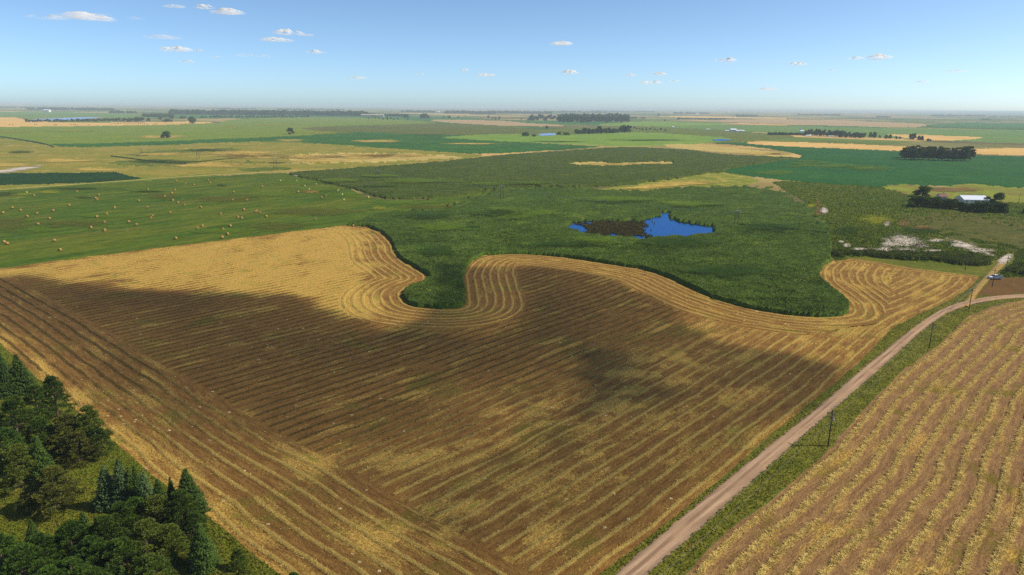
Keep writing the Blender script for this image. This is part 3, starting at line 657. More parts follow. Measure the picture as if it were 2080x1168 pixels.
def blades(name, src, N, hgt, wid, mat, label, cat, lean=.35, power=.5, ridge_min=None, flat=False, pymin=None):
    xs_, ys_, zs_ = [], [], []
    cand = []
    for (x, y, z, rg, f) in src:
        cx, cy_, cz = x[f].mean(1), y[f].mean(1), z[f].mean(1)
        a = np.abs((x[f[:, 2]]-x[f[:, 0]])*(y[f[:, 3]]-y[f[:, 1]])-(x[f[:, 3]]-x[f[:, 1]])*(y[f[:, 2]]-y[f[:, 0]]))*.5
        wgt = a**power
        px, py = proj(cx, cy_)
        wgt = wgt*((px > -150) & (px < 2230) & (py < 1260))
        if pymin is not None: wgt = wgt*(py > pymin)
        if ridge_min is not None: wgt = wgt*(rg[f].mean(1) > ridge_min)
        cand.append((x, y, z, f, wgt))
    tot = sum(c[4].sum() for c in cand)
    V = []; 
    for (x, y, z, f, wgt) in cand:
        n = int(N*wgt.sum()/tot)
        if n < 1: continue
        k = rng.choice(len(f), n, p=wgt/wgt.sum()); a, b = rng.random(n), rng.random(n); q = f[k]
        def bl(c): return (c[q[:, 0]]*(1-a)+c[q[:, 1]]*a)*(1-b)+(c[q[:, 3]]*(1-a)+c[q[:, 2]]*a)*b
        p = np.stack([bl(x), bl(y), bl(z)-.05], 1)
        th = rng.random(n)*2*np.pi; d = np.stack([np.cos(th), np.sin(th), np.zeros(n)], 1)
        s = .6+.8*rng.random(n)
        w_ = d*(wid*s*.5)[:, None]
        ln = np.stack([rng.normal(0, lean, n), rng.normal(0, lean, n), np.ones(n)], 1)
        if flat: ln = np.stack([rng.normal(0, 1, n), rng.normal(0, 1, n), .25+.5*rng.random(n)], 1)
        t_ = p+ln*(hgt*s)[:, None]
        V.append(np.stack([p-w_, p+w_, t_], 1).reshape(-1, 3))
    V = np.vstack(V); Fq = np.arange(len(V)).reshape(-1, 3)
    me = mesh_from(name, V, Fq, smooth=False); me.materials.append(mat)
    return tag(link(bpy.data.objects.new(name, me)), label, cat, None, 'stuff')
RM = leaf_mat('reed_blades', (124,142,82), (90,112,62), scale=.12, vary=.4, bigv=.65)
blades('reed_blades', samples_store['reed_marsh'], 230000, .55, .3, RM, 'tall green reed blades standing over the marsh around the pond', 'reeds', lean=.25, power=.35)
blades('reed_blades', samples_store['dead_reeds'], 7000, 1.3, .5, leaf_mat('dead_reed_blades', (96,88,58), (70,66,42), scale=.3), 'brown dead reeds standing in the left half of the pond', 'reeds', lean=.3)
blades('corn_plants', samples_store['corn_crop'], 45000, .5, .5, leaf_mat('corn_leaves', (92,102,50), (76,90,44), scale=.08), 'leafy tops of the corn crop in the middle field', 'crop', power=.35)
HM = leaf_mat('cut_hay', (212,182,122), (146,122,76), scale=.5, trans=.15, vary=.45)
blades('cut_hay', samples_store['main_field_dull'], 70000, .3, .28, leaf_mat('dull_hay', (104,86,52), (70,60,36), scale=.5, trans=.1, vary=.45), 'dull brown hay lying in thin dark rows on the left and upper part of the big cut field', 'hay', ridge_min=.35, flat=True, power=.45)  # tufts coloured dark to stand in for shade on the windrows
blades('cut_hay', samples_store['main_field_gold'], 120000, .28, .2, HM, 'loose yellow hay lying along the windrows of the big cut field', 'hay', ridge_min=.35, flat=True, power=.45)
blades('cut_hay', samples_store['right_field'], 230000, .34, .2, leaf_mat('pale_hay', (224,198,142), (168,142,96), scale=.5, trans=.15, vary=.4), 'loose yellow hay lying in thick windrows on the field right of the road', 'hay', ridge_min=.35, flat=True, power=.45)
GM = leaf_mat('grass_blades', (126,124,60), (104,108,50), scale=.2, vary=.4)
blades('grass_tufts', samples_store['verge'], 26000, .28, .35, GM, 'rough green grass on both verges of the gravel road', 'grass', lean=.5)
blades('grass_tufts', samples_store['grass_clearing'], 40000, .4, .35, leaf_mat('dry_grass_blades', (124,122,60), (98,106,46), scale=.2, vary=.4), 'rough yellow green grass between the evergreens at lower left', 'grass', lean=.5, pymin=680)
blades('brush_leaves', samples_store['brush_band'], 16000, 1.1, .8, leaf_mat('brush_leaves', (112,124,74), (84,98,60), scale=.2, vary=.4), 'leafy tops of the dark brush beside the white salt ground', 'brush')
blades('meadow_plants', samples_store['right_meadow'], 50000, .6, .7, leaf_mat('meadow_leaves', (88,104,36), (70,88,32), scale=.1, vary=.4), 'tall weeds of the right meadow', 'plants', power=.35)
# pale clods lying on the main field
def stones():
    src = samples_store['main_field']; V = []; Fc = []
    while len(V) < 8*150:
        x, y, z, rg, f = random.choice(src); q = f[random.randrange(len(f))]
        px, py = proj(x[q[0]], y[q[0]])
        if not (100 < px < 1720 and 620 < py < 1168) or (random.random() > .25 and py > 900): continue
        s = .18+.3*random.random(); b = len(V)
        for dx, dy, dz in ((-1,-.6,0),(1,-.6,0),(1,.6,0),(-1,.6,0),(-.6,-.4,.5),(.7,-.3,.45),(.5,.4,.5),(-.7,.3,.4)):
            V.append((x[q[0]]+dx*s*(.7+.6*random.random()), y[q[0]]+dy*s*(.7+.6*random.random()), z[q[0]]+dz*s))
        Fc += [tuple(b+i for i in t) for t in ((0,3,2,1),(4,5,6,7),(0,1,5,4),(1,2,6,5),(2,3,7,6),(3,0,4,7))]
    me = bpy.data.meshes.new('field_stones'); me.from_pydata(V, [], Fc); me.materials.append(land_mat('pale_clod', (214,196,170), (190,170,146), big=3, mid=1, fine=.3))
    tag(link(bpy.data.objects.new('field_stones', me)), 'small pale stones and clods scattered over the dark part of the cut field', 'stones', None, 'stuff')
stones()

# ---------------------------------------------------------------- mesh helpers
class MB:
    def __init__(s): s.v = []; s.f = []
    def box(s, x0, y0, z0, x1, y1, z1, taper=0.0, ty=None):
        b = len(s.v); ty = taper if ty is None else ty
        s.v += [(x0, y0, z0), (x1, y0, z0), (x1, y1, z0), (x0, y1, z0), (x0+taper, y0+ty, z1), (x1-taper, y0+ty, z1), (x1-taper, y1-ty, z1), (x0+taper, y1-ty, z1)]
        s.f += [tuple(b+i for i in t) for t in ((0,3,2,1),(4,5,6,7),(0,1,5,4),(1,2,6,5),(2,3,7,6),(3,0,4,7))]; return s
    def tube(s, a, b, r0, r1=None, n=7, cap=True):
        r1 = r0 if r1 is None else r1; a = Vector(a); b = Vector(b); d = (b-a).normalized()
        e = d.orthogonal().normalized(); g = d.cross(e); k = len(s.v)
        for p, r in ((a, r0), (b, r1)):
            for i in range(n):
                t = 2*math.pi*i/n; s.v.append(tuple(p+e*(r*math.cos(t))+g*(r*math.sin(t))))
        for i in range(n): j = (i+1) % n; s.f.append((k+i, k+j, k+n+j, k+n+i))
        if cap: s.f += [tuple(k+i for i in reversed(range(n))), tuple(k+n+i for i in range(n))]
        return s
    def path(s, pts, radii, n=6):
        for a, b, r0, r1 in zip(pts[:-1], pts[1:], radii[:-1], radii[1:]): s.tube(a, b, r0, r1, n)
        return s
    def poly(s, pts): b = len(s.v); s.v += [tuple(p) for p in pts]; s.f.append(tuple(range(b, b+len(pts)))); return s
    def mesh(s, name, mat, smooth=False):
        me = bpy.data.meshes.new(name); me.from_pydata([tuple(v) for v in s.v], [], s.f); me.materials.append(mat)
        if smooth: me.polygons.foreach_set('use_smooth', np.ones(len(s.f), bool))
        me.update(); return me
    def build(s, name, mat, parent=None, smooth=False, bevel=0):
        o = link(bpy.data.objects.new(name, s.mesh(name, mat, smooth)), parent)
        if bevel:
            bv = o.modifiers.new('bevel', 'BEVEL'); bv.width = bevel; bv.segments = 2
        return o
def simple(name, c, rough=.6, metal=0.0, spec=.4, var=.12, scale=3.0, k=1.0):
    t = NT(name); co = t.n('ShaderNodeTexCoord').outputs['Object']; n = t.noise(co, scale, 4, .65)
    hs = t.n('ShaderNodeHueSaturation'); hs.inputs['Color'].default_value = lin0(c, k); t.l(t.sstep(n, .3, .7, 1-var, 1+var), hs.inputs['Value'])
    nd = t.n('ShaderNodeBsdfPrincipled'); t.l(hs.outputs[0], nd.inputs['Base Color']); nd.inputs['Roughness'].default_value = rough
    nd.inputs['Metallic'].default_value = metal; nd.inputs['Specular IOR Level'].default_value = spec
    return t.surf(nd.outputs[0])
def dup(root, loc, rz, sc, label=None, group=None, cat=None):
    r = root.copy(); C.objects.link(r); r.location = loc; r.rotation_euler = (0, 0, rz); r.scale = sc
    if label: r['label'] = label
    if group: r['group'] = group
    elif 'group' in r: del r['group']
    if cat: r['category'] = cat
    for ch in root.children:
        c = ch.copy(); C.objects.link(c); c.parent = r; c.matrix_parent_inverse = ch.matrix_parent_inverse.copy()
    return r

# ---------------------------------------------------------------- trees
BARK = simple('bark', (92,76,60), .95, var=.3, scale=4)
def tris_mesh(name, V, mat):
    me = mesh_from(name, V.reshape(-1, 3), np.arange(V.shape[0]*3).reshape(-1, 3), smooth=False); me.materials.append(mat); return me
def unit(n, r):
    v = r.normal(size=(n, 3)); return v/np.linalg.norm(v, axis=1, keepdims=True)
def leaf_tris(P_, N_, size, r, aspect=.6):
    """one triangle per point, roughly facing N_"""
    n = len(P_); t = np.cross(N_, unit(n, r)); t /= np.linalg.norm(t, axis=1, keepdims=True)+1e-9
    b = np.cross(N_, t); s = (size*(.6+.8*r.random(n)))[:, None]
    return np.stack([P_-t*s*.5*aspect, P_+t*s*.5*aspect, P_+b*s], 1)
def deciduous(n, seed, h=10.0, rad=4.2, base=.18, size=.6, lobes=14, squash=1.0):
    r = np.random.default_rng(seed); out = []
    for i in range(lobes):
        z = r.random(); rr = rad*(1-.5*z**2)*(.35+.5*r.random()); th = r.random()*2*np.pi
        c = np.array([rr*math.cos(th), rr*math.sin(th), h*(base+.1)+z*h*(1-base-.24)])
        lr = rad*(.30+.26*r.random())
        k = n//lobes; d = unit(k, r); d[:, 2] *= .8
        p = c+d*lr*(.55+.5*r.random((k, 1))**.5)*np.array([1, 1, squash*.85])
        nrm = d+unit(k, r)*.9; nrm /= np.linalg.norm(nrm, axis=1, keepdims=True)
        out.append(leaf_tris(p, nrm, size, r, .9))
    return np.concatenate(out)
def spruce(seed, h=10.0, rad=3.0, layers=26, size=.42):
    r = np.random.default_rng(seed); out = []
    for i in range(layers):
        f = i/(layers-1); z = h*(.05+.93*f); L = rad*(1-f)**.85*(.92+.16*r.random())+.12
        nb = max(5, int(13*(1-f)+4))
        for j in range(nb):
            th = (j+r.random()*.7)*2*np.pi/nb+i*.7; l = L*(.78+.3*r.random()); d = np.array([math.cos(th), math.sin(th)])
            k = max(5, int(l*11)); s = (np.arange(k)+.5)/k
            px_ = d[0]*l*s; py_ = d[1]*l*s; pz = z-l*.34*s+l*.22*s**2+r.normal(0, .05, k)
            side = np.where(np.arange(k) % 2 == 0, 1, -1)*(1-s*.7)*.33*min(1, l)*(r.random(k)*.7+.5)
            p = np.stack([px_-d[1]*side, py_+d[0]*side, pz], 1)
            nrm = np.tile(np.array([d[0]*.35, d[1]*.35, 1.0]), (k, 1))+r.normal(0, .45, (k, 3)); nrm /= np.linalg.norm(nrm, axis=1, keepdims=True)
            t = np.stack([-d[1]*np.sign(side)+d[0]*.8, d[0]*np.sign(side)+d[1]*.8, np.full(k, -.15)], 1); t += r.normal(0, .2, t.shape)
            t /= np.linalg.norm(t, axis=1, keepdims=True); b = np.cross(nrm, t)
            sz = (size*(.7+.6*r.random(k)))[:, None]
            out.append(np.stack([p-b*sz*.32, p+b*sz*.32, p+t*sz], 1))
            q = p.copy(); q[:, 2] -= .1; out.append(np.stack([q-b*sz*.3, q+b*sz*.3, q+t*sz*.7-np.array([0, 0, .25])*sz], 1))
    return np.concatenate(out)
def pine(seed, h=12.0, rad=5.0, clumps=120, per=130, size=.34):
    r = np.random.default_rng(seed); out = []; cs = []
    for i in range(clumps):
        z = r.random()**.75; prof = (min(1, (z+.12)/.3)**.6)*(max(0, 1.04-z)**.62)*1.12; th = r.random()*2*np.pi
        rr = rad*prof*(.45+.55*r.random()**.5)
        c = np.array([rr*math.cos(th), rr*math.sin(th), h*(.10+.84*z)]); cs.append(c)
        lr = (.5+.5*r.random())*rad/4.6*(1.1-.4*z)
        d = unit(per, r); d[:, 2] = np.abs(d[:, 2])*.9-.25
        p = c+d*lr*(.45+.55*r.random((per, 1)))*np.array([1.15, 1.15, .72])
        t = d*np.array([1, 1, .6])+np.array([0, 0, .55])+r.normal(0, .35, (per, 3)); t /= np.linalg.norm(t, axis=1, keepdims=True)
        b = np.cross(t, unit(per, r)); b /= np.linalg.norm(b, axis=1, keepdims=True)+1e-9
        sz = (size*(.7+.6*r.random(per)))[:, None]
        out.append(np.stack([p-b*sz*.33, p+b*sz*.33, p+t*sz], 1))
    return np.concatenate(out), cs
LEAF = leaf_mat('tree_leaves', (56,78,38), (80,100,46), (104,108,56), scale=.22, vary=.35)
LEAFD = leaf_mat('grove_leaves', (46,70,40), (64,86,44), (72,86,46), scale=.2, vary=.35)
PINEL = leaf_mat('pine_needles', (90,112,60), (66,88,48), (106,114,64), scale=.35, trans=.3, vary=.5)
PINEB = leaf_mat('brown_pine_needles', (110,112,68), (80,86,52), None, scale=.35, trans=.3, vary=.5)
PINEG = leaf_mat('young_pine_needles', (84,112,58), (66,92,50), None, scale=.35, trans=.3, vary=.45)
SPRL = leaf_mat('spruce_needles', (58,80,48), (76,98,56), None, scale=.5, trans=.12, vary=.4)
SPRB = leaf_mat('blue_spruce_needles', (92,112,98), (68,90,74), None, scale=.5, trans=.12, vary=.4)
def trunk_mesh(name, h, r0, r1, seed, limbs=6, reach=2.5, z0=.3):
    rr = random.Random(seed); m = MB(); pts = [(0, 0, -.4)]; rad = [r0*1.25]
    for i in range(1, 6):
        pts.append((rr.uniform(-.06, .06)*h*.3, rr.uniform(-.06, .06)*h*.3, h*i/5)); rad.append(r0+(r1-r0)*i/5)
    m.path(pts, rad, 8)
    for i in range(limbs):
        z = h*(z0+(.9-z0)*i/max(1, limbs-1)); th = rr.random()*6.28; L = reach*(.6+.6*rr.random())
        m.path([(0, 0, z), (math.cos(th)*L*.5, math.sin(th)*L*.5, z+L*.25), (math.cos(th)*L, math.sin(th)*L, z+L*.7)], [r1*1.3+.04, r1*.9+.02, .03], 5)
    return m.mesh(name, BARK, True)
def proto(kind, crown_mesh, trunk_me):
    e = bpy.data.objects.new(kind, None); e.empty_display_size = .5
    for nm, me in (('trunk', trunk_me), ('crown', crown_mesh)):
        o = bpy.data.objects.new(nm, me); o.parent = e
    return e
class Proto:
    def __init__(s, kind, crown, trunk, h, r): s.kind, s.crown, s.trunk, s.h, s.r = kind, crown, trunk, h, r
    def place(s, x, y, h, r, label, cat='tree', group=None, z=-.2, name=None):
        e = empty(name or s.kind, x, y, z, random.random()*6.28)
        k = r/s.r; e.scale = (k*random.uniform(.93, 1.07), k*random.uniform(.93, 1.07), h/s.h)
        for nm, me in (('trunk', s.trunk), ('crown', s.crown)):
            o = link(bpy.data.objects.new(nm, me), e)
        tag(e, label, cat, group); return e
dec_mid = [Proto('leafy_tree', tris_mesh('crown', deciduous(2600, 10+i, 10, 4.2, b, .62, lobes=l), m_), trunk_mesh('trunk', 7.5, .28, .1, i, 7, 2.6), 10, 4.6)
           for i, (b, l, m_) in enumerate(((.02, 17, LEAF), (.05, 14, LEAF), (.0, 19, LEAF), (.06, 13, LEAFD)))]
dec_tall = [Proto('leafy_tree', tris_mesh('crown', deciduous(2400, 40+i, 14, 3.4, .14, .62, lobes=16), LEAFD), trunk_mesh('trunk', 11, .3, .1, 40+i, 7, 2.4), 14, 3.8) for i in range(4)]
dec_far = [Proto('leafy_tree', tris_mesh('crown', deciduous(520, 70+i, 10, 4.0, .04, 1.5, lobes=9), LEAFD), trunk_mesh('trunk', 7, .3, .1, 70+i, 3, 2.4), 10, 4.4) for i in range(5)]
def top_at(px, py, h):                 # ground position of a tree whose tip shows at a pixel
    return g1(px, py, h)
def base_tree(px, py, wpx, hpx, label, kinds, group=None, name=None, cat='tree'):
    x, y = g1(px, py); k = ppm(px, py)
    return random.choice(kinds).place(x, y, max(2, hpx/k), max(1.0, wpx/2/k), label, cat, group, name=name)

# evergreens at lower left, each from the tip seen in the photograph
SP = [Proto('spruce_tree', tris_mesh('crown', spruce(100+i, 10, 3.0, 27), m_), trunk_mesh('trunk', 9.2, .2, .03, 100+i, 0), 10, 3.0) for i, m_ in enumerate((SPRL, SPRL, SPRB, SPRB))]
def mk_pine(i, m_):
    V, cs = pine(200+i); me = tris_mesh('crown', V, m_)
    t = MB(); t.path([(0, 0, -.4), (.1, 0, 3), (0, .15, 7), (0, 0, 11)], [.38, .3, .2, .08], 8)
    for c in cs[::3]: t.tube((0, 0, max(1, c[2]-1.2)), tuple(c), .09, .03, 5)
    return Proto('pine_tree', me, t.mesh('trunk', BARK, True), 12.3, 5.3)
PN = [mk_pine(0, PINEL), mk_pine(1, PINEL), mk_pine(2, PINEB), mk_pine(3, PINEG), mk_pine(4, PINEG)]
GE = 'evergreens in the lower left corner'
near = [
 # proto, tip px, tip py, height, radius, label
 (SP[0],-8,706,14,5.0,'dark spruce cut off by the left edge of the photo, highest of the evergreens'),
 (SP[1],31,718,13,4.6,'pointed dark spruce beside the straw strip at the upper end of the evergreens'),
 (SP[1],6,735,11,4.6,'shorter dark spruce in front of the pointed one at the upper left edge'),
 (PN[0],102,758,14,4.9,'round topped dark pine leaning over the straw strip'),
 (PN[1],66,775,13,5.0,'broad pine between the pointed spruce and the round topped pine'),
 (PN[1],22,800,13,5.6,'dark pine at the left edge below the two upper spruces'),
 (PN[0],174,818,14,5.0,'pine standing nearest the field corner of the upper clump'),
 (PN[2],128,835,12.5,5.5,'olive pine left of the one nearest the field'),
 (PN[1],74,842,12,5.4,'olive green pine in the middle of the upper clump'),
 (PN[0],190,862,9,4.4,'low spreading pine on the right rim of the upper clump'),
 (PN[2],150,872,9.5,5.2,'low brownish pine above the grass clearing'),
 (PN[3],6,862,12,5.2,'bright green pine at the left edge above the first clearing'),
 (SP[0],72,884,12.5,3.6,'narrow dark spruce rising from the middle of the left clump'),
 (PN[1],28,898,12,5.4,'dark pine left of the narrow spruce'),
 (PN[3],-30,905,12,5.4,'pine half hidden outside the left edge'),
 (PN[2],100,942,11.5,6.0,'wide brownish pine standing alone in the grass clearing'),
 (PN[2],68,972,8,4.6,'small brownish pine against the wide brownish one'),
 (SP[2],208,942,11,3.4,'leftmost blue green spruce of the middle row'),
 (SP[3],238,930,12.5,3.6,'tallest blue green spruce of the middle row'),
 (SP[0],259,946,10.5,2.5,'thin dark spruce right of the tallest blue one'),
 (SP[1],271,943,10.5,2.4,'thin dark spruce with a bare tip in the middle row'),
 (SP[3],289,955,10.5,3.1,'blue green spruce at the right of the middle row'),
 (SP[0],318,970,10,2.9,'small dark spruce behind the yellow green pines'),
 (SP[1],344,966,9,2.0,'slender young spruce left of the dense dark one'),
 (SP[0],375,950,11.5,4.1,'dense dark spruce nearest the field edge'),
 (PN[0],362,990,11.5,4.9,'large green pine in front of the dense dark spruce'),
 (PN[1],310,1000,11,4.8,'green pine in the middle of the lower clump'),
 (PN[3],272,1004,10,4.0,'bright pine just in front of the blue spruces'),
 (PN[0],240,1014,12,4.8,'pine whose top hides the foot of the blue spruces'),
 (PN[0],388,1036,7.5,3.4,'low pine on the field side of the lower clump'),
 (PN[1],291,1048,11.5,5.0,'wide pine low in the middle of the lower clump'),
 (PN[0],340,1062,8.5,4.2,'low pine left of the lone dark spruce'),
 (PN[1],206,1042,11.5,5.0,'pine at the centre of the lower left group'),
 (SP[1],166,1036,9,2.8,'small green spruce tip above the shadowed grass'),
 (PN[3],137,1053,11,4.8,'fresh green pine above the lower clearing'),
 (PN[4],180,1085,10,4.8,'fresh green pine right of the lower clearing'),
 (PN[1],240,1088,10,5.2,'pine with visible bare limbs near the bottom'),
 (SP[0],403,1061,10.2,3.5,'lone dark spruce with a full skirt at the bottom of the photo'),
 (SP[1],350,1114,4,1.4,'tiny spruce beside the lone dark one'),
 (PN[4],74,1080,10.5,5.0,'bluish green pine below the left clearing'),
 (SP[0],60,1052,7.5,2.2,'small dark spruce at the edge of the left clearing'),
 (PN[3],36,1103,11.5,5.8,'large fresh green pine in the bottom left corner'),
 (PN[4],-10,1080,11,5.0,'fresh green pine cut by the left edge near the bottom'),
 (PN[4],138,1128,10,4.8,'bluish pine cut by the bottom edge'),
 (SP[1],217,1140,7,2.4,'small spruce tip at the bottom edge'),
 (PN[1],300,1122,8.5,4.4,'pine cut by the bottom edge beside the grass'),
 (PN[3],90,1148,10,5.0,'fresh green pine at the very bottom left'),
 (PN[0],180,1150,9.5,4.8,'dark pine at the very bottom'),
 (SP[1],245,1146,6,2.2,'second small spruce tip at the bottom edge'),
 (PN[0],481,1113,4.6,1.9,'small bushy pine standing in the grass right of the lone spruce'),
 (PN[1],494,1147,3.6,1.8,'small bushy pine cut by the bottom edge'),
 (PN[3],594,1160,3.4,1.8,'young pine top poking up at the bottom edge beside the straw')]
for p_, tx, ty, h, r, lb in near:
    x, y = top_at(tx, ty, h); p_.place(x, y, h, r, lb, 'tree', GE)

# lone trees and groves
base_tree(338,280,21,14,'lone round dark tree on a pale patch in the light green field',[dec_mid[2]])
base_tree(591,273.5,18,16,'lone ragged dark tree at the edge of the long green field',[dec_mid[3]])
base_tree(391,251,17,15,'spreading tree at the right end of the orange stubble',[dec_mid[1]])
base_tree(863,241,24,11,'broad dark tree standing alone behind the olive crop',[dec_mid[2]])
base_tree(825,240,15,9,'rounded tree left of the broad dark one behind the olive crop',[dec_mid[0]])
base_tree(787,244,4,8,'slim small tree in the far pasture',[dec_far[1]])
base_tree(913,240,9,6,'small tree right of the broad dark tree on the plain',[dec_far[2]])
base_tree(1111,262.5,7,8,'tiny lone tree above the small pale pond',[dec_far[0]])
base_tree(236,352,5,3,'small dark bush at the corner of the dark field',[dec_far[0]],name='bush',cat='bush')
base_tree(1873,400,40,24,'tall leafy tree behind the farm grove, left of the white shed',[dec_mid[0]])
base_tree(2030,406,23,16,'round dark tree right of the white shed',[dec_mid[2]])
base_tree(2083,434,14,14,'dark tree cut by the right edge below the farm',[dec_mid[2]])
base_tree(1990,402,18,7,'low dark bush right of the white shed',[dec_mid[2]],name='bush',cat='bush')
gf = 'trees of the farm grove'; lf = 'bushy dark green tree in the thick row in front of the white shed'
for px, py, wp, hp in ((1854,418,24,22),(1866,420,26,24),(1880,421,24,23),(1895,422,26,22),(1908,423,24,20),(1922,424,26,20),(1934,425,24,22),(1948,426,24,18),(1960,428,24,16),(1974,431,26,20),(1986,431,24,22),(1998,432,26,24),(2012,432,24,22),(2026,432,24,24),(2036,433,22,22),(1850,421,18,12),(1905,410,18,12),(1925,412,18,10),(2005,414,20,16),(2018,416,20,14)):
    base_tree(px, py, wp, hp, lf, dec_mid[:3], gf)
gg = 'trees of the tall grove in the soybeans'; lg = 'tall tree with a bare lower trunk in the square grove in the soybean field'
for i in range(30):
    t = (i % 15)/14; row = i//15
    base_tree(1838+t*132+random.uniform(-3, 3), 325+t*2.5-row*5+random.uniform(-1, 1), random.uniform(17, 23), random.uniform(22, 27)+(5 if t > .88 else 0), lg, dec_tall, gg)
gb = 'trees of the right farm belt'; lb = 'dark tree in the long belt left of the tan strip field'
for i in range(24):
    px = 1638+i*5.1; base_tree(px, 275+.045*(px-1638)+random.uniform(-1.5, 1), random.uniform(9, 13), random.uniform(9, 15) if i < 20 else 11, lb, dec_far+dec_mid[:1], gb)
for px, py, wp, hp in ((1768,279.5,8,11),(1776,280.5,10,13),(1786,281,6,7),(1800,282,8,8),(1808,282,9,9),(1820,283,7,7),(1828,283,6,6),(1848,284,10,12),(1855,284.5,11,16),(1866,285,8,10),(1872,285.5,8,10),(1885,286.5,7,6),(1889,286.5,5,4)):
    base_tree(px, py, wp, hp, 'small dark tree in the loose row at the end of the right belt', dec_far, 'loose row at the end of the belt')
gh = 'trees beside the small pale pond'; lh = 'dark tree in the row on the right of the small pale pond'
for i in range(19):
    px = 1170+i*6.0; base_tree(px, 272.5-.035*(px-1170)+random.uniform(-1, 1), random.uniform(10, 15), random.uniform(8, 12)+(4 if px > 1255 else 0)+(3 if 1215 < px < 1230 else 0), lh, dec_far+dec_mid[:2], gh)
base_tree(1068,276.5,19,9,'broad dark tree left of the small pale pond',[dec_mid[2]]); base_tree(1084,277.5,11,5,'low bush beside the broad tree left of the small pale pond',[dec_far[0]],name='bush',cat='bush')
base_tree(1135,274,12,7,'rounded tree just right of the small pale pond',[dec_mid[0]]); base_tree(1150,274.5,16,6,'low spreading tree second to the right of the small pale pond',[dec_mid[2]])
for i in range(16): base_tree(1290+i*4.2+random.uniform(-2, 2), 261+i*.35+random.uniform(-2, 2), 4, random.uniform(2, 4), 'small bush scattered on the pasture right of the pond trees', dec_far[:2], 'scattered pasture bushes', name='bush', cat='bush')
gk = 'trees of the far square wood'; lk = 'dark tree in the dense square wood beyond the fields'
for i in range(62):
    px = 1134+(i % 31)*4.7; row = i//31
    base_tree(px, 248.5-row*5+random.uniform(-1, .6), random.uniform(8, 11), random.uniform(11, 14), lk, dec_far, gk)
gk2 = 'trees of the far small wood'; lk2 = 'dark tree in the smaller wood just left of the dense square wood'
for i in range(15): base_tree(1074+i*3.7, 243+random.uniform(-3, 2.5), random.uniform(8, 11), random.uniform(6, 10), lk2, dec_far, gk2)
gl = 'trees along the orange stubble'; ll = 'dark round tree in the row behind the orange stubble field'
for i in range(46):
    px = 56+i*5.2+random.uniform(-2, 2)
    base_tree(px, 248-.012*(px-56)+random.uniform(-.6, .6), random.uniform(6, 9), random.uniform(4.5, 7), ll, dec_far, gl)
for px, py, wp, hp in ((265,247,14,7),(280,247.5,16,11),(288,246,12,9),(302,246.5,10,8),(325,243,10,5),(340,247.5,20,6),(350,242,9,6),(370,241.5,12,7),(375,240.5,10,5)):
    base_tree(px, py, wp, hp, 'dark tree in the loose clump at the right end of the lakeside row', dec_far+dec_mid[:1], 'clump at the end of the lakeside row')
for i in range(30):
    px = 412+i*7.4; base_tree(px+random.uniform(-2, 2), 239-.003*(px-412)+random.uniform(-.4, .4), random.uniform(6, 9), random.uniform(3, 5), 'small dark tree in the low row in front of the long far wood', dec_far, 'low row before the long wood')
for px, py, hp in ((750,242,3),(763,241,4),(770,242,4),(778,243,4),(794,242,4),(800,243,3),(808,243,3),(828,244,3),(901,240,5),(931,240,5),(945,237,3),(992,240,6),(1001,242,5),(1007,243,6),(1014,243,8),(1059,243,3),(1350,246,4),(1326,259,2),(1338,235,5),(1378,243,5),(1455,243,3),(1600,243,3)):
    base_tree(px, py, 4.5, hp, 'tiny dark tree dotted over the far pasture', dec_far, 'tiny trees on the far pasture', name='bush' if hp < 4 else None, cat='bush' if hp < 4 else 'tree')
# far-off woods that read as one mass each
def far_wood(x0, x1, py, hpx, label, dens=1.0, name='far_wood'):
    V = []; Y = py
    n = int((x1-x0)*1.1*dens)
    for i in range(max(3, n)):
        px = random.uniform(x0, x1); yy = Y+(px-(x0+x1)/2)*math.tan(ROLL)+random.uniform(-.25, .25)*hpx*.3
        x, y = g1(px, yy); k = ppm(px, yy); h = hpx/k*random.uniform(.7, 1.1); r = h*random.uniform(.4, .7)
        base = dec_far_arr[i % 3]; c, s = math.cos(i*1.3), math.sin(i*1.3)
        q = base.copy(); q = np.stack([q[..., 0]*c-q[..., 1]*s, q[..., 0]*s+q[..., 1]*c, q[..., 2]], -1)*np.array([r/4, r/4, h/10])+np.array([x, y, -.3])
        V.append(q)
    me = tris_mesh(name, np.concatenate(V), LEAFD); tag(link(bpy.data.objects.new(name, me)), label, 'woods', None, 'stuff')
dec_far_arr = [deciduous(150, 90+i, 10, 4.2, .0, 2.6, lobes=7) for i in range(3)]
far_wood(348,745,233.5,9,'long dark wood stretching across the left half of the far plain',1.4)
far_wood(290,350,237.5,7,'short dark wood at the left end of the long one')
far_wood(745,830,236,5,'thin wood beyond the tan farm buildings'); far_wood(905,1005,231,6,'dark wood band left of centre near the horizon',1.2); far_wood(1005,1120,230.5,5,'dark wood band at centre near the horizon',1.2)
far_wood(224,250,229.5,5,'small dark wood above the lake'); far_wood(258,276,230,5,'second small dark wood above the lake'); far_wood(55,235,223.5,5,'bluish wood on the horizon at far left'); far_wood(0,70,219,2.5,'faint blue tree line at the left end of the horizon')
far_wood(815,885,228,4,'bluish wood near the horizon behind the plain'); far_wood(1115,1230,228.5,3,'bluish tree line behind the square wood'); far_wood(1370,1440,231.5,3.5,'small bluish wood on the horizon right of centre'); far_wood(1495,1540,236.5,3.5,'small bluish wood far right of centre'); far_wood(1260,1310,240.5,3,'thin dark belt right of the square wood'); far_wood(1375,1480,242,2.5,'thin dark hedge beyond the bright green field')
